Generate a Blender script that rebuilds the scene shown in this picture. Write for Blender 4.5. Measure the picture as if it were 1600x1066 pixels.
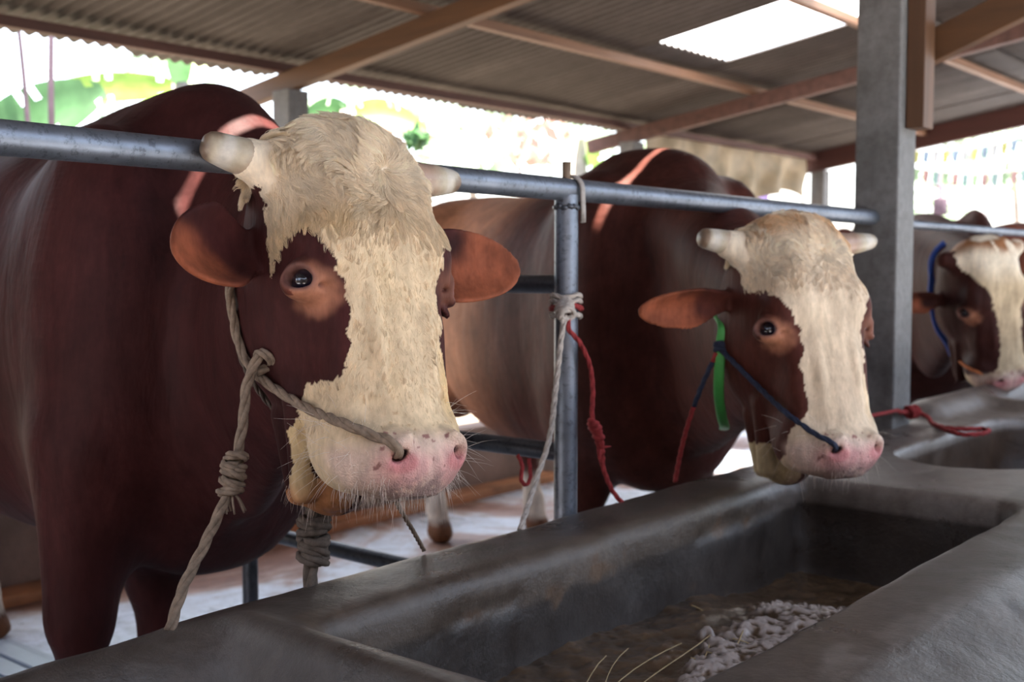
import bpy, bmesh, math, random
import numpy as np
from mathutils import Vector, Matrix, noise as mnoise

for o in list(bpy.data.objects): bpy.data.objects.remove(o, do_unlink=True)
scn = bpy.context.scene
COL = scn.collection
random.seed(7); RNG = np.random.default_rng(7)

# ---------------------------------------------------------------- camera, sky, sun, exposure
# x runs along the rail (away to the right), y into the stalls (away to the left), z up; metres
AZ = math.atan2(1500, 1800); PITCH = math.atan(113 / 1800)
fwd = Vector((math.cos(AZ) * math.cos(PITCH), math.sin(AZ) * math.cos(PITCH), -math.sin(PITCH)))
cam_d = bpy.data.cameras.new('camera'); cam = bpy.data.objects.new('camera', cam_d); COL.objects.link(cam)
cam.location = (0, 0, 1.2); cam.rotation_euler = fwd.to_track_quat('-Z', 'Y').to_euler()
cam_d.sensor_width = 36; cam_d.lens = 36 * 1800 / 1600; cam_d.clip_start = .05; cam_d.clip_end = 200
cam_d.dof.use_dof = True; cam_d.dof.focus_distance = 1.74; cam_d.dof.aperture_fstop = 4.5
scn.camera = cam

wd = bpy.data.worlds.new('sky'); scn.world = wd; wd.use_nodes = True
nt = wd.node_tree; nt.nodes.clear()
wo = nt.nodes.new('ShaderNodeOutputWorld'); bg = nt.nodes.new('ShaderNodeBackground'); sky = nt.nodes.new('ShaderNodeTexSky')
sky.sky_type = 'NISHITA'; sky.sun_disc = False; sky.sun_elevation = math.radians(62); sky.sun_rotation = math.radians(0)
sky.air_density = 1.0; sky.dust_density = 3.0; sky.ozone_density = 1.0
mixw = nt.nodes.new('ShaderNodeMix'); mixw.data_type = 'RGBA'; mixw.inputs[0].default_value = .72
nt.links.new(sky.outputs[0], mixw.inputs[6]); mixw.inputs[7].default_value = (1.0, 1.0, 1.02, 1)      # bright overcast haze
hsv = nt.nodes.new('ShaderNodeVectorMath'); hsv.operation = 'SCALE'; hsv.inputs[3].default_value = 1.0
nt.links.new(mixw.outputs[2], hsv.inputs[0]); nt.links.new(hsv.outputs[0], bg.inputs[0])
bg.inputs[1].default_value = 2.6
nt.links.new(bg.outputs[0], wo.inputs[0])

sun_d = bpy.data.lights.new('sun', 'SUN'); sun = bpy.data.objects.new('sun', sun_d); COL.objects.link(sun)
SUN_DIR = Vector((0.02, .15, -1.0)).normalized()          # direction the light travels
sun.rotation_euler = SUN_DIR.to_track_quat('-Z', 'Y').to_euler()
sun_d.energy = 75; sun_d.angle = math.radians(.6); sun_d.color = (1, .93, .82)

vs = scn.view_settings; vs.view_transform = 'Standard'; vs.look = 'None'; vs.gamma = 1; vs.use_curve_mapping = False
vs.exposure = -.35
WALL_H = 1.5; ROOF_END = -1.2; OPEN_X = 1.0
scn.cycles.max_bounces = 8; scn.cycles.diffuse_bounces = 4; scn.cycles.glossy_bounces = 3; scn.cycles.transmission_bounces = 6
scn.cycles.transparent_max_bounces = 12; scn.cycles.use_denoising = True; scn.cycles.sample_clamp_indirect = 6
scn.cycles.use_adaptive_sampling = True

# ---------------------------------------------------------------- small helpers
def link(o, parent=None):
    COL.objects.link(o)
    if parent is not None: o.parent = parent
    return o
def tag(o, label, cat, group=None, kind=None):
    o['label'] = label
    if cat: o['category'] = cat
    if group: o['group'] = group
    if kind: o['kind'] = kind
    return o
def empty(name, loc=(0, 0, 0)):
    o = bpy.data.objects.new(name, None); o.location = loc; o.empty_display_size = .1; COL.objects.link(o); return o
def mesh_obj(name, V, Fc, mat=None, parent=None, smooth=True, origin=None):
    me = bpy.data.meshes.new(name)
    V = np.asarray(V, float)
    if origin is not None: V = V - np.array(origin)
    if isinstance(Fc, np.ndarray):
        nf, k = Fc.shape
        me.vertices.add(len(V)); me.vertices.foreach_set('co', V.astype(np.float32).ravel())
        me.loops.add(nf * k); me.loops.foreach_set('vertex_index', Fc.astype(np.int32).ravel())
        me.polygons.add(nf); me.polygons.foreach_set('loop_start', (np.arange(nf) * k).astype(np.int32))
        me.update(calc_edges=True); me.validate()
    else:
        me.from_pydata([tuple(v) for v in V], [], Fc); me.update()
    if smooth: me.polygons.foreach_set('use_smooth', [True] * len(me.polygons))
    if mat: me.materials.append(mat)
    o = bpy.data.objects.new(name, me); link(o, parent)
    if origin is not None: o.location = origin
    return o
def set_col(o, rgb, name='Col'):
    me = o.data; a = me.color_attributes.new(name, 'FLOAT_COLOR', 'POINT')
    buf = np.ones((len(me.vertices), 4), np.float32); buf[:, :3] = rgb
    a.data.foreach_set('color', buf.ravel())

class MB:
    """collects simple solids into one mesh"""
    def __init__(s): s.V = []; s.F = []
    def add(s, V, Fc):
        n = len(s.V); s.V += [tuple(v) for v in V]; s.F += [tuple(i + n for i in f) for f in Fc]; return s
    def box(s, lo, hi, R=None, c=None, bev=0.0):
        lo = np.array(lo, float); hi = np.array(hi, float)
        if bev > 0:
            bm = bmesh.new(); bmesh.ops.create_cube(bm, size=1)
            for v in bm.verts: v.co = Vector([(lo[k] + hi[k]) / 2 + v.co[k] * (hi[k] - lo[k]) for k in range(3)])
            bmesh.ops.bevel(bm, geom=bm.edges[:], offset=bev, segments=2, affect='EDGES', profile=.6)
            bm.verts.ensure_lookup_table(); V = [tuple(v.co) for v in bm.verts]; Fc = [[v.index for v in f.verts] for f in bm.faces]; bm.free()
        else:
            V = [(x, y, z) for x in (lo[0], hi[0]) for y in (lo[1], hi[1]) for z in (lo[2], hi[2])]
            Fc = [(0, 1, 3, 2), (4, 6, 7, 5), (0, 4, 5, 1), (2, 3, 7, 6), (0, 2, 6, 4), (1, 5, 7, 3)]
        if R is not None: V = [tuple(np.array(R) @ np.array(v) + np.array(c)) for v in V]
        return s.add(V, Fc)
    def tube(s, pts, r, n=12, cap=True, tw=0.0, flat=1.0, ref=None):
        """swept round tube along a polyline; r a number or one per point"""
        P = np.array(pts, float); m = len(P); r = np.full(m, r) if np.isscalar(r) else np.array(r, float)
        T = np.gradient(P, axis=0); T /= np.linalg.norm(T, axis=1)[:, None] + 1e-12
        u = np.array(ref if ref is not None else ((0, 0, 1) if abs(T[0][2]) < .9 else (1, 0, 0)), float)
        V = []
        for i in range(m):
            u = u - (u @ T[i]) * T[i]; u /= np.linalg.norm(u) + 1e-12; w = np.cross(T[i], u)
            for j in range(n):
                a = 2 * math.pi * j / n + tw * i
                V.append(P[i] + r[i] * (math.cos(a) * u * flat + math.sin(a) * w))
        Fc = [(i * n + j, i * n + (j + 1) % n, (i + 1) * n + (j + 1) % n, (i + 1) * n + j) for i in range(m - 1) for j in range(n)]
        if cap: Fc += [tuple(range(n))[::-1], tuple((m - 1) * n + j for j in range(n))]
        return s.add(V, Fc)
    def build(s, name, mat, parent=None, smooth=True, origin=None, auto=None):
        o = mesh_obj(name, s.V, s.F, mat, parent, smooth, origin)
        if auto is not None:
            o.data.polygons.foreach_set('use_smooth', [True] * len(o.data.polygons)); o.data.update()
            bm = bmesh.new(); bm.from_mesh(o.data)
            for e in bm.edges:
                if len(e.link_faces) == 2 and e.calc_face_angle(0) > math.radians(auto): e.smooth = False
            bm.to_mesh(o.data); bm.free()
        return o

def spline(pts, n=24):
    """catmull-rom through the points"""
    P = np.array(pts, float); Q = np.vstack([2 * P[0] - P[1], P, 2 * P[-1] - P[-2]]); out = []
    for i in range(1, len(Q) - 2):
        for t in np.linspace(0, 1, n, endpoint=False):
            a, b, c, d = Q[i - 1:i + 3]
            out.append(.5 * ((2 * b) + (c - a) * t + (2 * a - 5 * b + 4 * c - d) * t * t + (3 * b - a - 3 * c + d) * t ** 3))
    out.append(P[-1]); return np.array(out)

# ---------------------------------------------------------------- materials
MATS = {}
def nodes(m): return m.node_tree.nodes, m.node_tree.links
def new_mat(name):
    m = bpy.data.materials.new(name); m.use_nodes = True; m.node_tree.nodes.clear()
    N, L = nodes(m); out = N.new('ShaderNodeOutputMaterial'); b = N.new('ShaderNodeBsdfPrincipled'); L.new(b.outputs[0], out.inputs[0])
    MATS[name] = m; return m, N, L, b, out
def tex_noise(N, L, scale, detail=6, rough=.6, coord='Object', stretch=None, dist=0, rot=None):
    tc = N.new('ShaderNodeTexCoord'); n = N.new('ShaderNodeTexNoise'); n.inputs['Scale'].default_value = scale
    n.inputs['Detail'].default_value = detail; n.inputs['Roughness'].default_value = rough; n.inputs['Distortion'].default_value = dist
    mp = N.new('ShaderNodeMapping'); L.new(tc.outputs[coord], mp.inputs[0]); L.new(mp.outputs[0], n.inputs['Vector'])
    if stretch: mp.inputs['Scale'].default_value = stretch
    if rot: mp.inputs['Rotation'].default_value = rot
    return n
def ramp(N, L, src, stops):
    r = N.new('ShaderNodeValToRGB'); e = r.color_ramp.elements
    while len(e) < len(stops): e.new(.5)
    for k, (p, c) in enumerate(stops): e[k].position = p; e[k].color = (*c, 1) if len(c) == 3 else c
    L.new(src, r.inputs[0]); return r
def mixc(N, L, fac, a, b, mode='MIX'):
    m = N.new('ShaderNodeMix'); m.data_type = 'RGBA'; m.blend_type = mode
    for i, v in ((0, fac), (6, a), (7, b)):
        if hasattr(v, 'is_linked') or hasattr(v, 'links'): L.new(v, m.inputs[i])
        else: m.inputs[i].default_value = v if np.isscalar(v) else ((*v, 1) if len(v) == 3 else v)
    return m.outputs[2]
def bump(N, L, b, src, strength, dist=.01, prev=None):
    n = N.new('ShaderNodeBump'); n.inputs['Strength'].default_value = strength; n.inputs['Distance'].default_value = dist
    L.new(src, n.inputs['Height'])
    if prev is not None: L.new(prev, n.inputs['Normal'])
    if b is not None: L.new(n.outputs[0], b.inputs['Normal'])
    return n.outputs[0]
def simple(name, col, rough=.6, metal=0.0, var=.25, scale=12, bmp=.15, bdist=.004, spec=.5, stretch=None):
    m, N, L, b, _ = new_mat(name)
    n = tex_noise(N, L, scale, stretch=stretch)
    c = ramp(N, L, n.outputs[0], [(.25, [x * (1 - var) for x in col]), (.75, [min(1, x * (1 + var)) for x in col])])
    L.new(c.outputs[0], b.inputs['Base Color']); b.inputs['Roughness'].default_value = rough; b.inputs['Metallic'].default_value = metal
    b.inputs['Specular IOR Level'].default_value = spec
    if bmp: n2 = tex_noise(N, L, scale * 4, stretch=stretch); bump(N, L, b, n2.outputs[0], bmp, bdist)
    return m

def hide_mat():
    m, N, L, b, _ = new_mat('hide')
    a = N.new('ShaderNodeAttribute'); a.attribute_name = 'Col'
    w = N.new('ShaderNodeAttribute'); w.attribute_name = 'Wet'
    n1 = tex_noise(N, L, 9, 5, .6); n2 = tex_noise(N, L, 55, 4, .7, stretch=(1, 1, .22))
    f = ramp(N, L, n2.outputs[0], [(.25, (.72, .72, .72)), (.75, (1.22, 1.22, 1.22))])
    c = mixc(N, L, 1.0, a.outputs[0], f.outputs[0], 'MULTIPLY')
    f1 = ramp(N, L, n1.outputs[0], [(.3, (.86, .84, .84)), (.7, (1.12, 1.12, 1.12))])
    c = mixc(N, L, 1.0, c, f1.outputs[0], 'MULTIPLY')
    L.new(c, b.inputs['Base Color'])
    n3 = tex_noise(N, L, 260, 3, .7, stretch=(1, 1, .25)); p = bump(N, L, None, n3.outputs[0], .2, .002)
    p = bump(N, L, None, n2.outputs[0], .18, .003, p)
    n5 = tex_noise(N, L, 7, 4, .55, stretch=(1, 1, .35), dist=.6); p = bump(N, L, None, n5.outputs[0], .55, .018, p)
    n6 = N.new('ShaderNodeTexVoronoi'); n6.inputs['Scale'].default_value = 330; tc = N.new('ShaderNodeTexCoord'); L.new(tc.outputs['Object'], n6.inputs['Vector'])
    mm = N.new('ShaderNodeMath'); mm.operation = 'MULTIPLY'; L.new(n6.outputs['Distance'], mm.inputs[0]); L.new(w.outputs['Fac'], mm.inputs[1]); bump(N, L, b, mm.outputs[0], .6, .0022, p)
    r = N.new('ShaderNodeMapRange'); L.new(w.outputs['Fac'], r.inputs[0]); r.inputs[3].default_value = .60; r.inputs[4].default_value = .36
    L.new(r.outputs[0], b.inputs['Roughness']); b.inputs['Specular IOR Level'].default_value = .09
    b.inputs['Sheen Weight'].default_value = .02; b.inputs['Sheen Roughness'].default_value = .4; b.inputs['Sheen Tint'].default_value = (.9, .75, .7, 1)
    return m
HIDE = hide_mat()
def hair_mat():
    m = bpy.data.materials.new('coat_hair'); m.use_nodes = True; m.node_tree.nodes.clear(); N, L = nodes(m)
    out = N.new('ShaderNodeOutputMaterial'); a = N.new('ShaderNodeAttribute'); a.attribute_name = 'Col'
    d = N.new('ShaderNodeBsdfDiffuse'); L.new(a.outputs[0], d.inputs[0]); t = N.new('ShaderNodeBsdfTranslucent'); L.new(a.outputs[0], t.inputs[0])
    mx = N.new('ShaderNodeMixShader'); mx.inputs[0].default_value = .25; L.new(d.outputs[0], mx.inputs[1]); L.new(t.outputs[0], mx.inputs[2])
    g = N.new('ShaderNodeBsdfGlossy'); g.inputs['Roughness'].default_value = .4; m2 = N.new('ShaderNodeMixShader'); m2.inputs[0].default_value = .05
    L.new(mx.outputs[0], m2.inputs[1]); L.new(g.outputs[0], m2.inputs[2]); L.new(m2.outputs[0], out.inputs[0]); return m
HAIR = hair_mat()
# ---------------------------------------------------------------- sculpting field (numpy)
def hash_noise(P, scale, seed=0):
    """smooth value noise in -1..1 for an (n,3) array"""
    Q = np.asarray(P, np.float64) * scale + seed * 17.31
    I = np.floor(Q).astype(np.int64); Fq = Q - I; Fq = Fq * Fq * (3 - 2 * Fq)
    out = np.zeros(len(Q))
    for dx in (0, 1):
        for dy in (0, 1):
            for dz in (0, 1):
                h = ((I[:, 0] + dx) * 73856093) ^ ((I[:, 1] + dy) * 19349663) ^ ((I[:, 2] + dz) * 83492791)
                h = (h ^ (h >> 13)) * 1274126177 & 0x7fffffff
                v = (h % 10007) / 5003.5 - 1
                w = (Fq[:, 0] if dx else 1 - Fq[:, 0]) * (Fq[:, 1] if dy else 1 - Fq[:, 1]) * (Fq[:, 2] if dz else 1 - Fq[:, 2])
                out += v * w
    return out

def smooth_interp(x, xp, fp):
    """monotone-ish cubic (finite difference hermite) through the points"""
    xp = np.asarray(xp, float); fp = np.asarray(fp, float)
    o = np.argsort(xp); xp = xp[o]; fp = fp[o]
    m = np.gradient(fp, xp)
    x = np.clip(x, xp[0], xp[-1])
    i = np.clip(np.searchsorted(xp, x) - 1, 0, len(xp) - 2)
    h = xp[i + 1] - xp[i]; t = (x - xp[i]) / h
    return ((2*t**3 - 3*t**2 + 1) * fp[i] + (t**3 - 2*t**2 + t) * h * m[i]
            + (-2*t**3 + 3*t**2) * fp[i + 1] + (t**3 - t**2) * h * m[i + 1])

class Frame:
    """a local frame: columns of R are its axes in the world, T its origin"""
    def __init__(s, R, T):
        u, _, v = np.linalg.svd(np.array(R, float)); s.R = u @ v; s.T = np.array(T, float)
    def to(s, P): return np.asarray(P, float) @ s.R.T + s.T
    def inv(s, P): return (np.asarray(P, float) - s.T) @ s.R

WORLD = Frame(np.eye(3), (0, 0, 0))

class Field:
    """implicit surface on a rectilinear grid; every shape only touches its own box"""
    def __init__(s, xs, ys, zs):
        s.c = [np.asarray(a, float) for a in (xs, ys, zs)]
        s.V = np.full([len(a) for a in s.c], 0.35, np.float32)
    def _box(s, lo, hi):
        sl = []
        for k in range(3):
            a = np.searchsorted(s.c[k], lo[k]); b = np.searchsorted(s.c[k], hi[k])
            if b <= a: return None
            sl.append(slice(a, b))
        return tuple(sl)
    def _pts(s, sl):
        g = np.meshgrid(*[s.c[k][sl[k]] for k in range(3)], indexing='ij')
        return np.stack([a.ravel() for a in g], 1)
    def apply(s, fn, lo, hi, k=0.03, mode='add'):
        pad = max(k, 0.02) + 0.02
        sl = s._box(np.array(lo) - pad, np.array(hi) + pad)
        if sl is None: return
        P = s._pts(sl); shp = s.V[sl].shape
        d = fn(P).reshape(shp).astype(np.float32)
        v = s.V[sl]
        if mode == 'add':
            h = np.maximum(k - np.abs(v - d), 0) / k
            s.V[sl] = np.minimum(v, d) - h * h * k * 0.25
        elif mode == 'cut':
            d = -d; h = np.maximum(k - np.abs(v - d), 0) / k
            s.V[sl] = np.maximum(v, d) + h * h * k * 0.25
        elif mode == 'bump':
            s.V[sl] = v - d
    # --- shapes; all given in a frame f
    def ell(s, c, r, f=WORLD, k=0.03, mode='add', rot=None):
        c = np.array(c, float); r = np.array(r, float)
        Rl = np.eye(3) if rot is None else np.array(Matrix.Rotation(rot[0], 3, rot[1]))
        ax = f.R @ Rl
        e = np.sqrt(((ax * r) ** 2).sum(1)); w = f.to(c)
        def fn(P):
            q = (f.inv(P) - c) @ Rl
            k0 = np.linalg.norm(q / r, axis=1); k1 = np.linalg.norm(q / r ** 2, axis=1) + 1e-9
            return k0 * (k0 - 1) / k1
        s.apply(fn, w - e, w + e, k, mode)
    def cone(s, a, ra, b, rb, f=WORLD, k=0.03, mode='add', lat=None, ls=1.0):
        """tapered capsule; lat = world lateral axis squeezed by ls"""
        A = f.to(a); B = f.to(b); r = max(ra, rb)
        def fn(P):
            D = P - A; E = B - A
            if lat is not None:
                D = D + np.outer(D @ lat, lat) * (1 / ls - 1); E = E + (E @ lat) * lat * (1 / ls - 1)
            t = np.clip(D @ E / (E @ E), 0, 1)
            rr = ra + (rb - ra) * t
            d = np.linalg.norm(D - t[:, None] * E, axis=1) - rr
            return d * (min(1, ls) ** 0.5)
        s.apply(fn, np.minimum(A, B) - r, np.maximum(A, B) + r, k, mode)
    def bump(s, c, rad, amp, f=WORLD):
        """push the surface out (amp > 0) or in round a point"""
        w = f.to(c); rad = np.array([rad] * 3 if np.isscalar(rad) else rad, float)
        def fn(P):
            q = (f.inv(P) - np.array(c)) / rad
            return amp * np.maximum(1 - (q * q).sum(1), 0) ** 2
        e = max(rad); s.apply(fn, w - e, w + e, 0.0, 'bump')
    def loft(s, table, f, k=0.03, n=2.3, axis=2, lat=0, dep=1):
        """cross sections (z, half width, front, back) along one axis of f"""
        T = np.array(table, float); z0, z1 = T[:, 0].min(), T[:, 0].max()
        lo = np.zeros(3); hi = np.zeros(3)
        lo[axis], hi[axis] = z0, z1; lo[lat], hi[lat] = -T[:, 1].max(), T[:, 1].max()
        lo[dep], hi[dep] = T[:, 3].min(), T[:, 2].max()
        corners = f.to(np.array([[x, y, z] for x in (lo[0], hi[0]) for y in (lo[1], hi[1]) for z in (lo[2], hi[2])]))
        def fn(P):
            q = f.inv(P); z = q[:, axis]
            a = np.maximum(smooth_interp(z, T[:, 0], T[:, 1]), 0.01)
            yf = smooth_interp(z, T[:, 0], T[:, 2]); yb = smooth_interp(z, T[:, 0], T[:, 3])
            c = (yf + yb) / 2; b = np.maximum((yf - yb) / 2, 0.01)
            u = np.abs(q[:, lat]) / a; v = np.abs(q[:, dep] - c) / b
            rr = (u ** n + v ** n) ** (1 / n)
            d = (rr - 1) * np.minimum(a, b)
            out = np.maximum(z - z1, z0 - z)
            return np.where(out > 0, np.hypot(np.maximum(d, 0), out) , np.maximum(d, out))
        s.apply(fn, corners.min(0), corners.max(0), k)
    def mesh(s):
        V = s.V; S = V < 0; n = np.array(V.shape)
        c = S[:-1, :-1, :-1].astype(np.int8)
        cnt = np.zeros(n - 1, np.int8)
        for dx in (0, 1):
            for dy in (0, 1):
                for dz in (0, 1):
                    cnt += S[dx:n[0]-1+dx, dy:n[1]-1+dy, dz:n[2]-1+dz]
        act = (cnt > 0) & (cnt < 8)
        idx = np.argwhere(act); vid = np.full(n - 1, -1, np.int64); vid[act] = np.arange(len(idx))
        acc = np.zeros((len(idx), 3)); m = np.zeros(len(idx))
        corners = [(x, y, z) for x in (0, 1) for y in (0, 1) for z in (0, 1)]
        for a in corners:
            for ax in range(3):
                if a[ax]: continue
                b = list(a); b[ax] = 1
                va = V[idx[:, 0]+a[0], idx[:, 1]+a[1], idx[:, 2]+a[2]]; vb = V[idx[:, 0]+b[0], idx[:, 1]+b[1], idx[:, 2]+b[2]]
                x = (va < 0) != (vb < 0)
                t = np.where(x, va / np.where(x, va - vb, 1), 0)
                p = np.array(a, float)[None] + t[:, None] * np.eye(3)[ax]
                acc[x] += p[x]; m += x
        p = idx + acc / m[:, None]
        W = np.stack([np.interp(p[:, k], np.arange(n[k]), s.c[k]) for k in range(3)], 1)
        quads = []
        for ax in range(3):
            o = [k for k in range(3) if k != ax]
            sa = [slice(None)] * 3; sb = [slice(None)] * 3
            sa[ax] = slice(0, -1); sb[ax] = slice(1, None)
            for k in o: sa[k] = slice(1, -1); sb[k] = slice(1, -1)
            A = S[tuple(sa)]; B = S[tuple(sb)]
            e = np.argwhere(A != B)
            if not len(e): continue
            flip = A[tuple(e.T)]
            e = e.copy(); 
            for k in o: e[:, k] += 1
            q = []
            for (i, j) in ((-1, -1), (0, -1), (0, 0), (-1, 0)):
                w = e.copy(); w[:, o[0]] += i; w[:, o[1]] += j
                q.append(vid[w[:, 0], w[:, 1], w[:, 2]])
            q = np.stack(q, 1)
            if ax == 1: flip = ~flip
            q[~flip] = q[~flip][:, ::-1]
            quads.append(q)
        Q = np.concatenate(quads); Q = Q[(Q >= 0).all(1)]
        # light smoothing
        for _ in range(2):
            sm = np.zeros_like(W); ct = np.zeros(len(W))
            for i in range(4):
                a, b = Q[:, i], Q[:, (i + 1) % 4]
                for k in range(3):
                    sm[:, k] += np.bincount(a, W[b, k], len(W)) + np.bincount(b, W[a, k], len(W))
                ct += np.bincount(a, minlength=len(W)) + np.bincount(b, minlength=len(W))
            W = W * 0.5 + 0.5 * sm / np.maximum(ct, 1)[:, None]
        return W, Q

def grid_axis(lo, hi, f0, f1, fine, coarse):
    """coordinates from lo to hi, step fine inside f0..f1, growing to coarse outside"""
    a = list(np.arange(f0, f1, fine)); st = fine
    while a[-1] < hi: st = min(st * 1.12, coarse); a.append(a[-1] + st)
    b = [f0]; st = fine
    while b[-1] > lo: st = min(st * 1.12, coarse); b.append(b[-1] - st)
    return np.array(b[1:][::-1] + a)
# ---------------------------------------------------------------- the cattle
HEAD_SECTIONS = [(.245, .035, .000, -.05), (.228, .085, .028, -.08), (.195, .122, .050, -.115), (.14, .141, .068, -.17), (.08, .143, .080, -.205),
                 (.02, .142, .080, -.235), (-.04, .135, .072, -.25), (-.10, .119, .066, -.252), (-.16, .104, .062, -.23),
                 (-.22, .097, .060, -.205), (-.27, .103, .061, -.165), (-.31, .103, .064, -.118), (-.340, .097, .060, -.090),
                 (-.366, .080, .052, -.055), (-.388, .040, .036, -.010)]
EYE = np.array([.131, .006, -.045])

def sstep(a, b, x): t = np.clip((x - a) / (b - a), 0, 1); return t * t * (3 - 2 * t)
def ear_shape(fld, f, root, tip, width, normal, cup, k=.012):
    """a cupped leaf: root and tip in the frame f, opening towards normal"""
    root = np.array(root, float); tip = np.array(tip, float); L = np.linalg.norm(tip - root)
    u = (tip - root) / L; n = np.array(normal, float); n -= n @ u * u; n /= np.linalg.norm(n); v = np.cross(n, u)
    pts = f.to(np.array([root, tip]))
    def fn(P):
        q = f.inv(P) - root; a = q @ u / L; b = q @ v; c = q @ n
        t = np.clip(a, 0.0, 1.0)
        w = width * (0.40 + 0.60 * sstep(-.05, .50, t)) * np.clip(1 - np.clip((t - .40) / .60, 0, 1) ** 2.3, 0.0006, 1) ** .52
        dish = cup * (b / width) ** 2 * (1 - .45 * t) + .028 * t * t - cup * .7 * (1 - t) * .5
        th = .0075 + .012 * (1 - t) ** 3
        d1 = np.abs(c - dish) - th
        d2 = np.abs(b) - w
        d3 = np.maximum(-a, a - 1) * L
        m = np.maximum(np.maximum(d1, d2 * .9), d3)
        h = np.maximum(.01 - np.abs(d1 - d2 * .9), 0) / .01
        return m + h * h * .0025
    fld.apply(fn, pts.min(0) - width * 1.3, pts.max(0) + width * 1.3, k)

def eye_frame(side, tilt=0.0):
    """centre and axes (normal, long axis, short axis) of the eye on one side, in head coordinates"""
    c = EYE * (side, 1, 1)
    n = np.array([side * .86, .50, .06]); n /= np.linalg.norm(n)
    l = np.array([side * -.42, .70, -.32]); l -= l @ n * n; l /= np.linalg.norm(l)   # towards the inner corner
    return c, n, l, np.cross(n, l)

def build_bull_field(spec):
    hf = Frame(spec['R'], spec['T'])
    fx, fy = spec['f']; nrm = math.hypot(fx, fy); fx /= nrm; fy /= nrm
    # body frame: x forward, y to the left of the animal, z up
    bf = Frame(np.array([[fx, -fy, 0], [fy, fx, 0], [0, 0, 1]]), (spec['W'][0], spec['W'][1], 0))
    lat = bf.R[:, 1]
    hl = hf.T; fine = spec['fine']; co = spec.get('coarse', .024)
    rad = spec.get('rad', .36)
    body_pts = bf.to(np.array([[.6, -.5, 0], [.6, .5, 0], [-2.0, -.5, 0], [-2.0, .5, 1.75]]))
    lo = np.minimum(body_pts.min(0), hl - .5); hi = np.maximum(body_pts.max(0), hl + .5); lo[2] = -.02; hi[2] = 1.8
    hc = hf.to((0, -.06, -.07))
    ext = spec.get('ext', ((.36, .36), (.27, .30), (.42, .36)))
    ax = [grid_axis(lo[k], hi[k], hc[k] - ext[k][0], hc[k] + ext[k][1], fine, co) for k in range(3)]
    F_ = Field(*ax)
    s = spec.get('scale', 1.0); hz = spec.get('hump', 1.6)
    # trunk: sections along x (forward)
    back = spec.get('back', hz - .06)
    bl = spec.get('low', 0.0)
    T = [(-1.93, .07, back - .22, back - .45), (-1.84, .20, back - .07, back - .66), (-1.66, .30, back - .005, back - .80), (-1.35, .36, back + .01, .72),
         (-1.0, .41, back - .01, .60 - bl), (-.6, .42, back - .01, .56 - bl), (-.28, .39, back + .01, .55 - bl), (-.06, .35, hz - .05, .54 - bl), (.10, .30, hz - .13, .55 - bl),
         (.22, .235, hz - .26, .68), (.32, .15, hz - .38, .88), (.37, .05, hz - .48, .98)]
    F_.loft(T, bf, k=.05, n=2.35, axis=0, lat=1, dep=2)
    # hump and crest
    F_.cone((-.12, 0, hz - .16), .155, (.10, 0, hz - .17), .15, bf, k=.12, lat=lat, ls=.8)
    F_.cone((-.6, 0, back - .14), .15, (-.1, 0, hz - .17), .16, bf, k=.10, lat=lat, ls=1.0)
    # shoulder, ribs, haunch
    lx0 = -.1
    for sd in (-1, 1):
        F_.ell((.02, sd * .25, 1.10), (.22, .13, .40), bf, k=.12)
        F_.cone((.06, sd * .22, .98), .14, (lx0 - .02, sd * .20, .70), .10, bf, k=.10)
        F_.ell((-1.42, sd * .22, 1.08), (.27, .17, .38), bf, k=.12)
        F_.ell((-1.30, sd * .33, back - .12), (.07, .06, .06), bf, k=.12)          # hip bone
        F_.cone((-1.36, sd * .24, .88), .15, (-1.26, sd * .22, .66), .09, bf, k=.10)
    legs = spec.get('legs')
    fl = legs or [(-.14, -.20), (-.10, .18), (-1.50, -.22), (-1.42, .22)]
    for i, (lx, ly) in enumerate(fl[:2]):
        sd = np.sign(ly)
        F_.cone((lx + .04, ly * .6 + sd * .10, .82), .125, (lx, ly, .46), .072, bf, k=.08)
        F_.ell((lx + .008, ly, .44), (.066, .060, .075), bf, k=.04)
        F_.cone((lx, ly, .42), .050, (lx, ly, .17), .042, bf, k=.03)
        F_.ell((lx + .01, ly, .145), (.055, .055, .05), bf, k=.03)
        F_.cone((lx + .01, ly, .13), .045, (lx + .035, ly, .06), .052, bf, k=.03)
        F_.ell((lx + .05, ly, .030), (.078, .066, .045), bf, k=.02)
    for i, (lx, ly) in enumerate(fl[2:4]):
        sd = np.sign(ly)
        F_.cone((-1.28, sd * .23, .74), .12, (lx - .12, ly, .52), .065, bf, k=.08)
        F_.ell((lx - .12, ly, .50), (.055, .050, .08), bf, k=.04)
        F_.cone((lx - .115, ly, .48), .052, (lx - .03, ly, .17), .043, bf, k=.03)
        F_.ell((lx - .02, ly, .145), (.055, .055, .05), bf, k=.03)
        F_.cone((lx - .02, ly, .13), .045, (lx + .01, ly, .06), .052, bf, k=.03)
        F_.ell((lx + .03, ly, .030), (.078, .066, .045), bf, k=.02)
    F_.ell((-.75, 0, .64), (.10, .05, .07), bf, k=.06)                                # sheath
    F_.ell((-1.36, 0, .66), (.075, .085, .12), bf, k=.04)                             # scrotum
    F_.cone((-1.93, 0, back - .16), .03, (-1.99, 0, .75), .02, bf, k=.03)             # tail
    F_.ell((-1.99, 0, .62), (.035, .035, .14), bf, k=.03)
    # neck
    for (a, ra, b, rb, l, k) in spec['neck'](hf, bf):
        F_.cone(a, ra, b, rb, WORLD, k=k, lat=lat, ls=l)
    # ---- head
    F_.loft(HEAD_SECTIONS, hf, k=.05, n=2.45)
    F_.cone((0, -.195, -.10), .074, (0, -.178, -.312), .064, hf, k=.030)               # lower jaw and chin
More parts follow.
